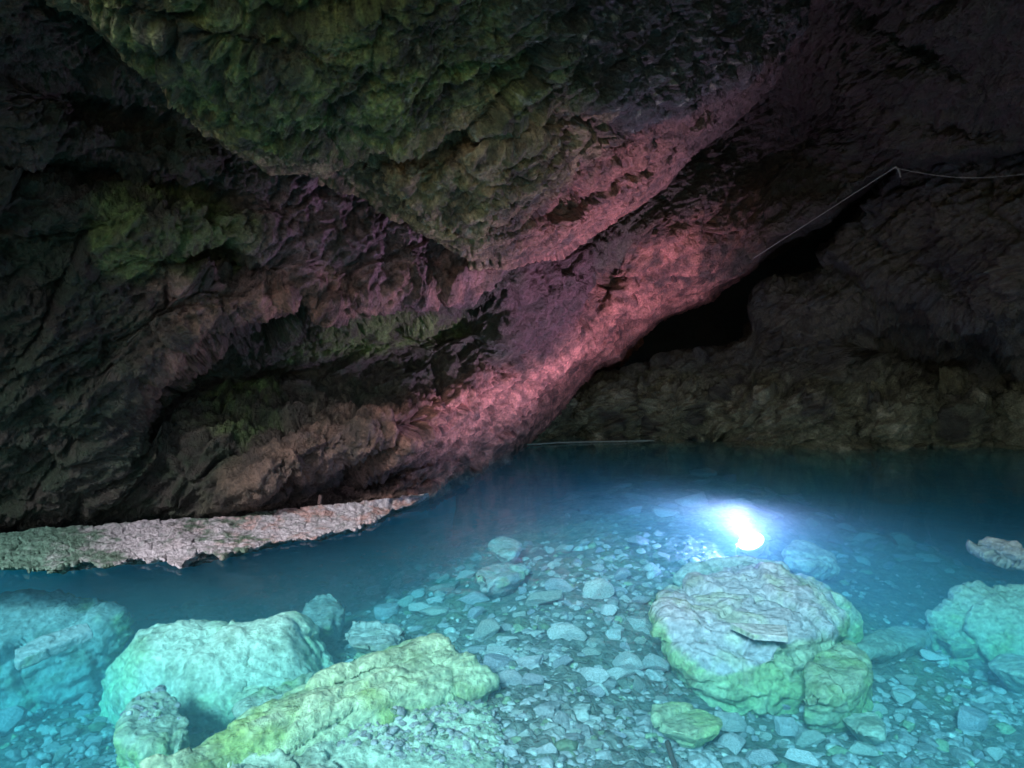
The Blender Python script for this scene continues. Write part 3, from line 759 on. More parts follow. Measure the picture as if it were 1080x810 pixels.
def flat_slab():
    pts = []
    for px, py in ((768, 656), (829, 659), (832, 671), (795, 668)):
        p = onz(px, py, -.36); hit = SLABTOP.ray_cast(Vector((p[0], p[1], 1)), Vector((0, 0, -1)))[0]
        pts.append((px, py, hit.z if hit is not None else -.5))
    z = max(p[2] for p in pts)
    h = [tuple(onz(px, py, z + 0.055)) for px, py, _ in pts]
    h += [(a_, b_, c_ - 0.05) for a_, b_, c_ in h]
    boulder('flat_slab', [h], 0.007, 'thin flat lavender slab lying on top of the large layered boulder', cpale(0.0, 12, base=(0.46, 0.46, 0.52)), amp=0.005, cat='slab', seed=12, ground=False, cuts=0)
flat_slab()
boulder('long_slab', [H((850, 608, -.36), (872, 618, -.36), (906, 640, -.5), (914, 651, -.6), (900, 652, -.62), (868, 632, -.45))],
    0.012, 'narrow slab leaning along the back right edge of the large layered boulder', cpale(0.2, 13, base=(0.36, 0.42, 0.38)), amp=0.015, cat='slab', fit=False, seed=13)
boulder('boulder', [H((690, 604, -.46), (700, 594, -.38), (745, 584, -.32), (800, 587, -.31), (838, 593, -.36), (842, 601, -.45), (800, 606, -.5), (720, 612, -.5))],
    0.015, 'smooth low lavender rock directly in front of the shining lamp, shaded towards the camera', cpale(0.0, 14, base=(0.44, 0.43, 0.47)), amp=0.03, fit=False, seed=14)
boulder('boulder', [H((825, 574, 7.4), (850, 570, 7.6), (880, 584, 7.4), (893, 596, 7.2), (850, 596, 7.0), (828, 590, 7.1), (860, 620, 7.3))],
    0.016, 'low grey rock just right of the shining lamp', cpale(0.1, 15, base=(0.33, 0.38, 0.38)), amp=0.03, seed=15)
# 5 right boulder
boulder('boulder', [H((974, 640, -.62), (995, 618, -.5), (1040, 614, -.45), (1110, 622, -.42), (1160, 650, -.5), (1130, 702, -.85), (1075, 692, -.85), (1020, 668, -.8), (978, 655, -.78))],
    0.02, 'broad sloping pale teal boulder at the right edge', cpale(0.05, 16, base=(0.40, 0.48, 0.42)), amp=0.05, strata=0.02, strata_dir=(0.5, 0.3, 1), fit=False, seed=16)
boulder('boulder', [H((980, 658, 5.75), (990, 655, 5.85), (1035, 672, 5.6), (1040, 682, 5.4), (1000, 680, 5.45), (985, 670, 5.6), (1010, 700, 5.6))],
    0.012, 'slim green-crusted rock at the foot of the broad pale boulder on the right', cpale(0.4, 17, base=(0.36, 0.44, 0.34)), amp=0.025, seed=17)
boulder('boulder', [H((1040, 700, 5.2), (1055, 688, 5.4), (1090, 690, 5.3), (1120, 705, 5.0), (1080, 712, 4.95), (1050, 708, 5.05), (1080, 740, 5.2))],
    0.014, 'small smooth slab-like rock below the broad pale boulder at the right edge', cpale(0.0, 18, base=(0.36, 0.44, 0.42)), amp=0.02, seed=18)
boulder('boulder', [H((895, 692, 4.9), (940, 658, 5.6), (965, 660, 5.7), (990, 672, 5.45), (960, 684, 5.2), (910, 676, 5.3), (950, 700, 5.4))],
    0.014, 'flat dark teal rock between the layered boulder and the right-hand boulder', cpale(0.0, 19, base=(0.24, 0.30, 0.29)), amp=0.02, seed=19)
boulder('boulder', [H((884, 752, 4.3), (900, 744, 4.4), (930, 752, 4.3), (942, 768, 4.1), (935, 778, 4.0), (905, 772, 4.05), (886, 762, 4.2), (915, 795, 4.25))],
    0.01, 'elongated pale rounded stone lying right of the layered boulder near the bottom', cpale(0.1, 20, base=(0.40, 0.46, 0.43)), amp=0.015, seed=20)
boulder('boulder', [H((686, 765, 4.0), (690, 745, 4.25), (715, 742, 4.3), (760, 752, 4.2), (765, 768, 4.0), (735, 776, 3.9), (700, 770, 3.95), (730, 800, 4.1))],
    0.01, 'pale green knobbly rock under the lower left end of the layered boulder', cpale(0.3, 21, base=(0.38, 0.46, 0.34)), cuts=8, amp=0.014, seed=21)
# drowned rocks beside the deep channel
boulder('boulder', [H((318, 640, 7.0), (330, 625, 7.3), (352, 624, 7.3), (366, 640, 7.0), (360, 660, 6.6), (325, 665, 6.5), (345, 690, 7.0))],
    0.018, 'dark blue-grey rock beside the deep channel, behind the big mint boulder', cpale(0, 22, base=(0.27, 0.30, 0.32)), amp=0.06, seed=22)
boulder('boulder', [H((178, 646, 7.6), (200, 637, 7.9), (240, 640, 7.9), (262, 656, 7.5), (225, 662, 7.2), (180, 655, 7.4), (220, 680, 7.6))],
    0.02, 'faint blue sunken slab peeping over the top of the big mint boulder', cpale(0, 23, base=(0.36, 0.40, 0.4)), amp=0.05, strata=0.02, seed=23)
boulder('boulder', [H((355, 672, 5.8), (372, 658, 6.1), (410, 660, 6.1), (435, 668, 6.0), (425, 682, 5.6), (385, 684, 5.5), (360, 680, 5.6), (400, 710, 5.8))],
    0.014, 'pale cracked rock behind the middle of the yellow-green ridge', cpale(0, 24, base=(0.42, 0.44, 0.46)), amp=0.04, seed=24)
boulder('boulder', [H((365, 700, 5.05), (385, 680, 5.4), (400, 686, 5.35), (402, 692, 5.25), (385, 704, 5.0), (380, 720, 5.2))],
    0.01, 'small dark wedge-shaped stone just behind the crest of the yellow-green ridge', cpale(0, 25, base=(0.26, 0.32, 0.3)), amp=0.012, seed=25)
boulder('boulder', [H((508, 575, 8.2), (512, 567, 8.5), (550, 569, 8.5), (552, 578, 8.1), (537, 588, 7.7), (520, 584, 7.9), (535, 600, 8.2))],
    0.014, 'bright two-toned wedge rock at the hazy far left of the rubble', cpale(0, 26, base=(0.5, 0.52, 0.54)), amp=0.025, seed=26)
boulder('boulder', [H((497, 610, 7.1), (510, 595, 7.6), (560, 592, 7.8), (565, 602, 7.4), (530, 612, 7.0), (500, 618, 6.9), (530, 635, 7.2))],
    0.016, 'grey-blue slab below the bright two-toned wedge rock', cpale(0, 27, base=(0.33, 0.36, 0.40)), amp=0.03, seed=27)

# ------------------------------------------------------------------ named stones of the rubble
NS = [ # px, py, w, h, label
 (574, 637, 40, 17, 'cream stone with a green front, first row of rubble right of the blue channel', 0.2),
 (590, 623, 34, 15, 'rounded green-grey stone in the middle of the upper rubble'),
 (631, 630, 30, 22, 'grey pyramid-shaped stone alone in the fine upper rubble'),
 (655, 611, 22, 14, 'small white block near the top right of the rubble'),
 (654, 626, 17, 9, 'low pale chip just below the small white block'),
 (598, 676, 40, 20, 'smooth pale green stone in the centre of the rubble', 0.1),
 (512, 672, 32, 22, 'squarish lavender stone right behind the crest of the yellow-green ridge', -0.2),
 (527, 692, 32, 12, 'long cream stone right of the tip of the ridge'),
 (524, 706, 30, 18, 'angular mint stone directly below the long cream stone'),
 (558, 705, 30, 18, 'faceted mint stone right of the angular mint stone'),
 (539, 722, 26, 17, 'yellow-tinted stone touching the left side of the roundest yellow stone'),
 (562, 724, 24, 17, 'roundest yellow-green stone, right of the ridge tip'),
 (592, 703, 24, 12, 'small oval grey stone left of the lavender centre stones'),
 (626, 718, 32, 18, 'pale lavender fan-shaped stone in the centre foreground'),
 (626, 734, 24, 13, 'dim green stone just below the pale fan-shaped stone'),
 (662, 706, 32, 20, 'large smooth oval lavender stone left of the layered boulder'),
 (654, 715, 34, 12, 'leaf-shaped flat stone crossing below the smooth oval stone', 0.5),
 (674, 727, 22, 17, 'square tilted flagstone below the leaf-shaped stone', 0.6),
 (692, 707, 28, 19, 'blocky olive stone against the left foot of the layered boulder'),
 (716, 702, 24, 24, 'rounded teal stone touching the left corner of the layered boulder'),
 (676, 665, 32, 18, 'wide pale stone left of the lavender top of the layered boulder'),
 (700, 676, 40, 22, 'dark shaded rock at the left shoulder of the layered boulder'),
 (625, 691, 28, 9, 'thin flat stone above the pale fan-shaped stone'),
 (768, 770, 38, 20, 'grey stone below the point of the layered boulder', 0.1),
 (822, 750, 40, 22, 'dark green block under the front of the layered boulder'),
 (828, 773, 26, 22, 'rounded mint stone below the dark green block'),
 (866, 762, 32, 18, 'pale green squared stone right of the dark green block'),
 (772, 792, 26, 24, 'upright rounded stone near the bottom, below the layered boulder'),
 (852, 785, 34, 16, 'flat grey-green stone near the bottom, right of the rounded mint stone'),
 (800, 806, 40, 18, 'wide flat stone cut by the bottom edge below the layered boulder'),
 (845, 806, 34, 16, 'pale angular stone cut by the bottom edge, right of the wide flat stone'),
 (710, 776, 20, 14, 'small star-shaped stone below the green knobbly rock'),
 (912, 797, 40, 14, 'long curved pale stone at the bottom right', 0.2),
 (903, 742, 32, 12, 'low green stone just above the elongated pale rounded stone'),
 (1024, 768, 42, 24, 'large flat triangular stone in the right foreground', 0.3),
 (950, 741, 20, 14, 'bright small stone in the right gravel beyond the elongated pale stone'),
 (957, 722, 26, 14, 'green-topped rough stone in the right gravel below the flat dark rock'),
 (983, 697, 26, 12, 'green oval stone in front of the slim green-crusted rock'),
 (943, 681, 22, 10, 'small oval stone under the left end of the flat dark teal rock'),
 (1028, 695, 22, 12, 'grey stone between the green oval stone and the right edge'),
 (1048, 800, 18, 14, 'pale chip in the bottom right corner'),
 (575, 797, 24, 15, 'dark oval stone in the bottom centre gravel'),
 (625, 792, 22, 14, 'pointed grey stone in the bottom centre gravel, right of the dark oval one'),
 (640, 802, 18, 10, 'small round stone at the bottom edge right of the pointed grey stone'),
 (445, 646, 26, 12, 'bent slab stone leaning by the blue channel', -0.3),
 (458, 650, 38, 13, 'rounded end of a long grey stone beside the blue channel', -0.2),
 (500, 636, 38, 14, 'pale log-like stone pointing up to the right in the left rubble', -0.4),
 (428, 640, 20, 11, 'small smooth stone left of the long grey stone'),
 (408, 650, 26, 16, 'rounded dark stone at the left end of the rubble by the blue channel'),
 (470, 625, 36, 14, 'dark blue slab behind the pale log-like stone'),
 (490, 610, 26, 10, 'bluish stone left of the grey-blue slab'),
 (35, 742, 28, 22, 'mint rounded stone in the left foreground below the long stone bar'),
 (70, 736, 36, 18, 'crusty pale stone right of the mint rounded stone'),
 (8, 770, 34, 30, 'blue-white crusty stone cut by the left edge'),
 (12, 735, 26, 10, 'flat pale stone at the left edge above the blue-white crusty stone'),
 (90, 756, 22, 8, 'thin bright flake in the left foreground gravel'),
]
for s in NS:
    put_stone(s[0], s[1], s[2] * 1.08, s[3] * 1.08, s[4], rot=s[5] if len(s) > 5 else None, group='stones of the submerged rubble')

# the many smaller cobbles, zone by zone
ZONES = [
 (580, 1000, 484, 546, 64, 22, 52, 0.28, 'flat dim teal stone on the far bed beyond the shining lamp', 'far flat stones beyond the lamp'),
 (835, 1015, 545, 605, 42, 13, 32, 0.45, 'rounded dark teal cobble right of the shining lamp', 'teal cobbles right of the lamp'),
 (540, 700, 575, 640, 48, 10, 26, 0.55, 'small pale lavender stone in the upper rubble left of the lamp', 'lavender rubble left of the lamp'),
 (500, 700, 645, 690, 30, 10, 22, 0.6, 'small blue-grey stone in the middle of the rubble', 'blue-grey rubble'),
 (390, 520, 600, 680, 22, 15, 30, 0.5, 'small blue-hazed stone along the deep channel', 'blue-hazed stones along the channel'),
 (540, 720, 730, 810, 26, 10, 22, 0.65, 'small teal cobble in the bottom centre gravel', 'teal cobbles in the bottom centre'),
 (700, 900, 760, 812, 16, 10, 20, 0.65, 'small green-grey cobble below the layered boulder', 'green-grey cobbles below the layered boulder'),
 (890, 1085, 675, 812, 36, 9, 24, 0.65, 'small round cobble in the right foreground gravel', 'round cobbles in the right gravel'),
 (20, 125, 715, 812, 18, 12, 22, 0.6, 'pale rubble stone in the left foreground gravel', 'rubble in the left foreground'),
]
rr = random.Random(5)
for x0, x1, y0, y1, n, s0, s1, ar, lab, grp in ZONES:
    k = 0; tries = 0
    while k < n and tries < 4000:
        tries += 1
        px, py = rr.uniform(x0, x1), rr.uniform(y0, y1); w = s0 + (s1 - s0) * rr.random() ** 1.8
        if y1 < 546: w *= 0.55 + 0.45 * (py - y0) / (y1 - y0)
        h = w * ar * rr.uniform(0.7, 1.3)
        if any(abs(px - a) < (w * 0.42 + c * 0.85) and abs(py - b) < (h * 0.42 + d * 0.85) for a, b, c, d in placed): continue
        put_stone(px, py, w, h, lab, group=grp, name='cobble', cat='cobble'); k += 1

# loose gravel: nobody could count it
SLOPE = bvh_of(['pale pebbly rock slope', 'pebble-crusted rock'])
def gravel():
    rng = np.random.default_rng(3)
    protos = {2: [stone_verts(2, rng, 10, 0.05, (0.4, 0.8)) for _ in range(14)], 3: [stone_verts(3, rng, 13, 0.06, (0.4, 0.8)) for _ in range(14)]}
    Vs, Ts, Cs, off = [], [], [], 0
    def add(px, py, size, lev):
        nonlocal off
        zz = np.full(px.shape, -0.7)
        for _ in range(8):
            p = onz(px, py, zz); zz = 0.5 * zz + 0.5 * bedz(p[:, 0], p[:, 1])
        p = onz(px, py, zz)
        den = fbm(np.stack([p[:, 0], p[:, 1], 0 * px], -1), 0.8, 3, seed=72)
        keep = (den + rng.uniform(-.35, .35, len(px)) > -0.22) & (p[:, 1] > 2) & (p[:, 1] < 13) & (zz > -2.2)
        for q, z, s in zip(p[keep], zz[keep], size[keep]):
            for bv in SLOPE:
                hit = bv.ray_cast(Vector((q[0], q[1], 0.5)), Vector((0, 0, -1)))[0]
                if hit is not None and hit.z > z: z = hit.z - 0.004; s *= 0.75
            V, T = protos[lev][rng.integers(14)]
            a = rng.uniform(0, 6.28); sc = s * np.array([rng.uniform(.8, 1.3), rng.uniform(.7, 1.0), rng.uniform(.35, .75)])
            v = V * sc; ca, sa = math.cos(a), math.sin(a)
            v = np.stack([v[:, 0] * ca - v[:, 1] * sa + q[0], v[:, 0] * sa + v[:, 1] * ca + q[1], v[:, 2] + z + sc[2] * 0.35], -1)
            Vs.append(v); Ts.append(T + off); off += len(v)
            t = rng.uniform(0.6, 1.35); g = rng.random()
            c = np.array((0.43, 0.40, 0.47)) if g < 0.7 else np.array((0.30, 0.37, 0.27)) if g < 0.82 else np.array((0.52, 0.51, 0.56))
            Cs.append(np.broadcast_to(c * t * 0.9, v.shape))
    n = 7000
    px, py = rng.uniform(-40, 1120, n), 560 + 270 * rng.random(n) ** 0.75
    add(px, py, 0.012 + 0.028 * rng.random(n) ** 2.2, 2)
    n = 2600
    px, py = rng.uniform(170, 540, n), rng.uniform(720, 830, n)
    add(px, py - 12, 0.010 + 0.022 * rng.random(n) ** 2, 2)
    px, py = rng.uniform(420, 760, n), 570 + 250 * rng.random(n)
    add(px, py, 0.014 + 0.03 * rng.random(n) ** 2, 2)
    n = 1800
    px, py = rng.uniform(-40, 1120, n), 485 + 325 * rng.random(n)
    add(px, py, 0.03 + 0.05 * rng.random(n) ** 2, 3)
    me = mesh_np('gravel', np.concatenate(Vs), np.concatenate(Ts), M_BOULD, np.concatenate(Cs))
    tag(link('gravel', me), 'loose pale gravel and small pebbles covering the pool bed', 'gravel', kind='stuff')
gravel()

# ------------------------------------------------------------------ pale shelf at the waterline
def shelf():
    inner = polyline([(-160, 572), (0, 562), (60, 557), (150, 550), (250, 543), (340, 534), (452, 520)])
    outer = polyline([(-160, 600), (0, 598), (45, 603), (85, 590), (105, 598), (140, 590), (190, 594), (215, 583), (250, 584), (280, 574), (330, 567), (360, 560), (382, 554), (400, 545), (430, 533), (452, 522)])
    nc, nr = 700, 70
    px = np.linspace(-160, 452, nc); t = np.linspace(0, 1, nr)
    jit = (fbm(np.stack([px / 22, 0 * px, 0 * px], -1), 1, 5, 0.6, seed=3) * 14) * sst(452, 400, px)
    PX = np.broadcast_to(px, (nr, nc))
    PY = inner(px)[None] * (1 - t[:, None]) + (outer(px) + jit)[None] * t[:, None]
    Z = 0.08 * (1 - t[:, None]) ** 2 + 0.03 + 0 * PX
    P = onz(PX, PY, Z)
    k = np.linspace(0, 1, 22)[1:, None, None]
    und = P[-1][None] + k * np.array([-0.1, 1.15, -0.22]) - np.array([0, 0, 0.05]) * np.sqrt(k)
    P = np.concatenate([P, und])
    N = grid_normals(P); N *= np.sign(N[:40, :, 2].mean())
    d = fbm(P, 2.5, 4, seed=5) * 0.03 + tilt(P, 5, 4) * 0.015 + tilt(P, 14, 5) * 0.010 + fbm(P, 9, 5, 0.6, seed=6, ridged=True) * 0.010 + fbm(P, 30, 3, seed=7) * 0.004
    P2 = P + N * d[..., None]
    m = n2(P, 3, 95) * 0.6 + n2(P, 10, 96) * 0.4
    X, Yp = project(P)
    C = np.ones(P.shape) * np.array((0.36, 0.33, 0.38))
    C = mixc(C, (0.32, 0.18, 0.165), sst(-0.1, 0.2, m) * sst(150, 300, X) * 0.8)
    g = n2(P, 2.2, 97) + 0.6 * (1 - sst(20, 160, X)) - 0.3 * sst(250, 330, X)
    C = mixc(C, (0.035, 0.085, 0.05), sst(0.0, 0.3, g * 0.8 + 0.6 * n2(P, 9, 98)) * 0.85)
    C = mixc(C, (0.16, 0.17, 0.18), sst(0.05, 0.3, n2(P, 12, 99)) * 0.7)
    C = mixc(C, (0.11, 0.24, 0.20), (1 - sst(0, 150, X)) * 0.7)
    C[nr + 2:] = (0.05, 0.06, 0.06)  # shade of the undercut put into the colour
    Q = grid_quads(*P.shape[:2])
    tag(link('rock_shelf', mesh_np('rock_shelf', P2, Q, M_BOULD, C)), 'narrow pale mossy rock shelf at the waterline under the left wall', 'rock shelf')
shelf()

# far bright rim along the water's edge
def tube(name, pts, rad, mat, res=8, jitter=0.0, seed=0, taper=None):
    pts = [np.array(p, float) for p in pts]
    # resample
    P = []
    for i in range(len(pts) - 1):
        n = max(2, int(np.linalg.norm(pts[i + 1] - pts[i]) / max(rad * 1.5, 0.012)))
        n = min(n, 90)
        for k in range(n): P.append(pts[i] * (1 - k / n) + pts[i + 1] * k / n)
    P.append(pts[-1]); P = np.array(P)
    n = len(P); T = np.gradient(P, axis=0); T /= np.linalg.norm(T, axis=1, keepdims=True)
    up = np.array([0.1, 0.2, 1.0]); A = np.cross(T, up); A /= np.linalg.norm(A, axis=1, keepdims=True); B = np.cross(T, A)
    ang = np.linspace(0, 2 * math.pi, res, endpoint=False)
    tp = np.ones(n) if taper is None else np.interp(np.linspace(0, 1, n), np.linspace(0, 1, len(taper)), taper)
    V = P[:, None] + (np.cos(ang)[None, :, None] * A[:, None] + np.sin(ang)[None, :, None] * B[:, None]) * rad * tp[:, None, None]
    if jitter: V = V + (V - P[:, None]) * (fbm(V / max(rad, .01), 0.5, 3, seed=seed) * jitter)[..., None]
    idx = np.arange(n * res).reshape(n, res); nx = np.roll(idx, -1, 1)
    Q = np.stack([idx[:-1], nx[:-1], nx[1:], idx[1:]], -1).reshape(-1, 4)
    V = V.reshape(-1, 3)
    me = mesh_np(name, V, Q, mat)
    bm = bmesh.new(); bm.from_mesh(me); bmesh.ops.holes_fill(bm, edges=[e for e in bm.edges if e.is_boundary], sides=0); bm.to_mesh(me); bm.free()
    return me

M_WOOD = plain_mat('bleached_wood', (0.36, 0.33, 0.30), 0.8, noise=0.35)
M_DWOOD = plain_mat('dark_wood', (0.10, 0.06, 0.06), 0.8, noise=0.35)
M_ROPE = plain_mat('pale_rope', (0.12, 0.13, 0.12), 0.8, noise=0.25)
M_DRIM = plain_mat('mineral_crust', (0.25, 0.3, 0.27), 0.85, noise=0.3)
M_BAR = plain_mat('pale_stone_bar', (0.44, 0.47, 0.5), 0.85, noise=0.2)

def thin(name, pts, rad, mat, label, cat, **k):
    o = link(name, tube(name, pts, rad, mat, **k)); 
    return tag(o, label, cat)

bar_pts = [tuple(onz(*p)) for p in ((9, 701, -.60), (13, 686, -.56), (52, 670, -.52), (92, 655, -.46), (98, 664, -.48), (50, 683, -.55))]
boulder('stone_bar', [bar_pts + [(a_, b_ + 0.02, c_ - 0.08) for a_, b_, c_ in bar_pts]], 0.009, 'long pale stone bar lying across the blue-tinted boulder at the left edge', cpale(0, 61, base=(0.46, 0.46, 0.52)), amp=0.012, cat='stone bar', seed=61, ground=False, cuts=5)
br_pts = [tuple(onz(*p)) for p in ((1027, 570, -.17), (1036, 566, -.13), (1058, 568, -.12), (1078, 573, -.12), (1110, 588, -.15), (1100, 598, -.22), (1072, 586, -.2), (1048, 576, -.2))]
boulder('branch', [br_pts + [(a_, b_, c_ - 0.07) for a_, b_, c_ in br_pts]], 0.011, 'pale jagged branch reaching in from the right edge just under the water', cpale(0, 62, base=(0.34, 0.33, 0.33)), amp=0.03, strata=0.02, strata_dir=(0.5, 0.8, 0.2), cat='branch', seed=62, ground=False, cuts=3)
thin('twig', [onz(796, 532, -.6), onz(812, 539, -.6), onz(826, 544, -.6)], 0.022, M_WOOD, 'bleached twig on the far bed above and right of the shining lamp', 'twig', jitter=0.5, seed=4)
thin('stick', [onz(704, 783, -.6), onz(708, 797, -.6), onz(716, 820, -.6)], 0.016, M_DWOOD, 'thin straight stick at the bottom edge below the green knobbly rock', 'stick', jitter=0.3, seed=5)
thin('post', [W(337, 534, 6.9), W(338, 522, 6.88)], 0.02, M_DWOOD, 'short wooden stub standing on the rock shelf at the foot of the wall', 'post', jitter=0.2, seed=6)
thin('mineral_rim', [onz(556, 469, .02), onz(585, 467, .025), onz(620, 466, .02), onz(655, 465.5, .02), onz(690, 464.5, .0)], 0.013, M_DRIM, 'thin pale mineral rim along the far waterline beyond the tip of the pink wall', 'mineral rim', jitter=0.9, seed=8)
a0, a1, a2 = W(795, 272, 9.6), W(943, 177, 8.65), W(1085, 183, 7.8)
thin('taut_rope', [a0, a1], 0.0055, M_ROPE, 'thin taut rope running diagonally across the dark crevice', 'rope', res=6)
sag = [W(x, 177 + 6 * (x - 943) / 142 + 8 * math.sin(math.pi * (x - 943) / 142) * 0.9, 8.65 - 0.85 * (x - 943) / 142) for x in np.linspace(943, 1085, 14)]
thin('slack_rope', sag, 0.004, M_ROPE, 'thin slack rope hanging from the upper end of the taut rope towards the right edge', 'rope', res=6)
tl = [W(941, 178, 8.66), W(945, 176, 8.64), W(948, 180, 8.63), W(950, 187, 8.62)]
thin('rope_anchor', tl, 0.011, M_ROPE, 'short knotted rope tail at the bolt where the two ropes meet', 'rope anchor', res=6, jitter=0.8)

# ------------------------------------------------------------------ lamp
lp = onz(793, 574, -0.40)
lamp = bpy.data.objects.new('underwater_lamp', None); COL.objects.link(lamp); lamp.location = lp
tag(lamp, 'shining white underwater floodlight lying on the pool bed behind the layered boulder', 'lamp')
M_HOUS = plain_mat('lamp_housing', (0.25, 0.25, 0.27), 0.4, 0.6)
M_LENS = plain_mat('lamp_lens', (0.9, 0.85, 0.95), 0.2, emit=(1.0, 0.82, 0.74), strength=10)
def lathe(name, prof, mat, parent, M):
    res = 40; ang = np.linspace(0, 2 * math.pi, res, endpoint=False)
    V = np.array([[[r * math.cos(a), r * math.sin(a), z] for a in ang] for r, z in prof])
    idx = np.arange(len(prof) * res).reshape(len(prof), res); nx = np.roll(idx, -1, 1)
    Q = np.stack([idx[:-1], nx[:-1], nx[1:], idx[1:]], -1).reshape(-1, 4)
    o = link(name, mesh_np(name, V, Q, mat), parent); o.matrix_local = M; return o
aim = Vector((-0.35, -0.25, 0.75)).normalized()
ML = Vector((0, 0, 1)).rotation_difference(aim).to_matrix().to_4x4()
lathe('housing', [(0.002, -0.11), (0.07, -0.11), (0.10, -0.07), (0.13, 0.0), (0.14, 0.02), (0.14, 0.04), (0.13, 0.04)], M_HOUS, lamp, ML)
lathe('lens', [(0.131, 0.03), (0.125, 0.045), (0.10, 0.06), (0.06, 0.068), (0.002, 0.072)], M_LENS, lamp, ML)
br = link('bracket', tube('bracket', [(-0.16, 0, 0.0), (-0.16, 0, -0.13), (0.16, 0, -0.13), (0.16, 0, 0.0)], 0.012, M_HOUS), lamp)
ld = bpy.data.lights.new('lamp_light', 'SPOT'); ld.energy = 450; ld.color = (1.0, 0.48, 0.74); ld.shadow_soft_size = 0.03; ld.spot_size = math.radians(118); ld.spot_blend = 1.0
lo = bpy.data.objects.new('lamp_light', ld); COL.objects.link(lo); lo.parent = lamp; lo.location = aim * 0.085; lo.rotation_euler = Vector((-0.56, 0.42, 0.70)).to_track_quat('-Z', 'Y').to_euler()

ls = bpy.data.lights.new('lamp_spill', 'POINT'); ls.energy = 110; ls.color = (1.0, 0.48, 0.88); ls.shadow_soft_size = 0.03
l2 = bpy.data.objects.new('lamp_spill', ls); COL.objects.link(l2); l2.parent = lamp; l2.location = aim * 0.09

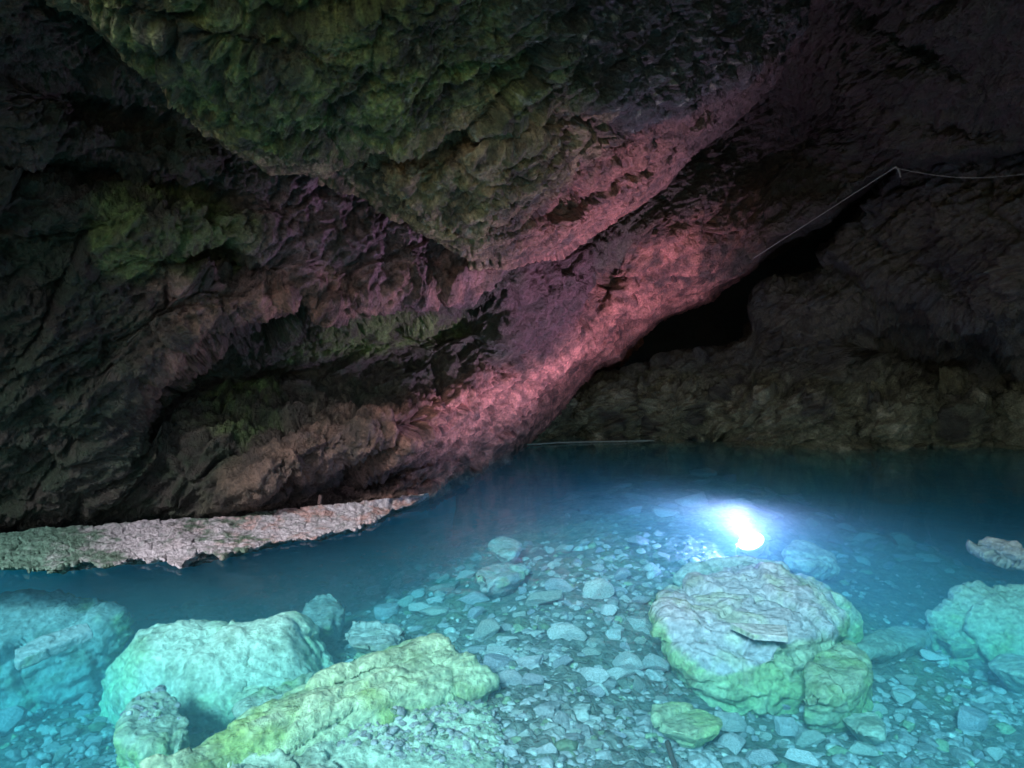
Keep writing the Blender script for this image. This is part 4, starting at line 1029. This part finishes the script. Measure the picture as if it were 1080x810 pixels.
# ------------------------------------------------------------------ water
def water():
    x0, x1, y0, y1, zb = -14, 18, -4.0, 21, -5.0
    nx, ny = 2, 2
    bm = bmesh.new(); bmesh.ops.create_cube(bm, size=1)
    for v in bm.verts:
        v.co = Vector((x0 if v.co.x < 0 else x1, y0 if v.co.y < 0 else y1, zb if v.co.z < 0 else 0.0))
    me = bpy.data.meshes.new('water'); bm.to_mesh(me); bm.free()
    m = bpy.data.materials.new('pool_water'); m.use_nodes = True
    nt = m.node_tree; N = nt.nodes; L = nt.links; N.clear()
    out = N.new('ShaderNodeOutputMaterial')
    tr = N.new('ShaderNodeBsdfTransparent'); gl = N.new('ShaderNodeBsdfGlossy'); gl.inputs['Roughness'].default_value = 0.03
    fr = N.new('ShaderNodeFresnel'); fr.inputs['IOR'].default_value = 1.31
    geo = N.new('ShaderNodeNewGeometry')
    nz = N.new('ShaderNodeTexNoise'); nz.inputs['Scale'].default_value = 2.6; nz.inputs['Detail'].default_value = 3
    L.new(geo.outputs['Position'], nz.inputs['Vector'])
    bp = N.new('ShaderNodeBump'); bp.inputs['Strength'].default_value = 0.4; bp.inputs['Distance'].default_value = 0.03
    L.new(nz.outputs['Fac'], bp.inputs['Height']); L.new(bp.outputs[0], gl.inputs['Normal']); L.new(bp.outputs[0], fr.inputs['Normal'])
    bk = N.new('ShaderNodeMath'); bk.operation = 'SUBTRACT'; bk.inputs[0].default_value = 1.0; L.new(geo.outputs['Backfacing'], bk.inputs[1])
    fm = N.new('ShaderNodeMath'); fm.operation = 'MULTIPLY'; L.new(fr.outputs[0], fm.inputs[0]); L.new(bk.outputs[0], fm.inputs[1])
    mx = N.new('ShaderNodeMixShader'); L.new(fm.outputs[0], mx.inputs[0]); L.new(tr.outputs[0], mx.inputs[1]); L.new(gl.outputs[0], mx.inputs[2])
    L.new(mx.outputs[0], out.inputs['Surface'])
    ab = N.new('ShaderNodeVolumeAbsorption'); ab.inputs['Color'].default_value = (0.02, 0.90, 0.99, 1); ab.inputs['Density'].default_value = 0.62
    sc = N.new('ShaderNodeVolumeScatter'); sc.inputs['Color'].default_value = (0.33, 0.76, 1.0, 1); sc.inputs['Density'].default_value = 0.175; sc.inputs['Anisotropy'].default_value = 0.2
    ad = N.new('ShaderNodeAddShader'); L.new(ab.outputs[0], ad.inputs[0]); L.new(sc.outputs[0], ad.inputs[1]); L.new(ad.outputs[0], out.inputs['Volume'])
    me.materials.append(m)
    tag(link('water', me), kind='structure')
water()

# ------------------------------------------------------------------ light
SUN_EL, SUN_AZ = math.radians(37), math.radians(20)     # from behind the camera, a little from the left
sd = Vector((math.sin(SUN_AZ) * math.cos(SUN_EL), math.cos(SUN_AZ) * math.cos(SUN_EL), -math.sin(SUN_EL)))
sl = bpy.data.lights.new('sun', 'SUN'); sl.energy = 3.5; sl.angle = math.radians(13); sl.color = (1.0, 0.98, 0.94)
so = bpy.data.objects.new('sun', sl); COL.objects.link(so); so.rotation_euler = sd.to_track_quat('-Z', 'Y').to_euler(); so.location = (-2, -6, 8)
w = bpy.data.worlds.new('World'); scene.world = w; w.use_nodes = True
bg = w.node_tree.nodes['Background']; sky = w.node_tree.nodes.new('ShaderNodeTexSky'); sky.sky_type = 'NISHITA'; sky.sun_disc = False
sky.sun_elevation = SUN_EL; sky.sun_rotation = math.pi + SUN_AZ
w.node_tree.links.new(sky.outputs[0], bg.inputs['Color']); bg.inputs['Strength'].default_value = 0.085

# ------------------------------------------------------------------ camera and render
cd_ = bpy.data.cameras.new('camera'); cam = bpy.data.objects.new('camera', cd_); COL.objects.link(cam)
cam.location = (0, 0, CAMZ); cam.rotation_euler = (math.pi / 2 - TH, 0, 0)
cd_.sensor_width = 36; cd_.lens = 36 * F / 1080; cd_.clip_end = 200; cd_.clip_start = 0.05
scene.camera = cam
vs = scene.view_settings; vs.view_transform = 'Standard'; vs.look = 'None'; vs.exposure = 1.1; vs.gamma = 1
scene.render.engine = 'CYCLES'
cy = scene.cycles
cy.use_denoising = True; cy.max_bounces = 4; cy.diffuse_bounces = 2; cy.use_adaptive_sampling = True; cy.adaptive_threshold = 0.03; cy.glossy_bounces = 2; cy.volume_bounces = 2; cy.transparent_max_bounces = 8
cy.sample_clamp_indirect = 6; cy.caustics_reflective = False; cy.caustics_refractive = False
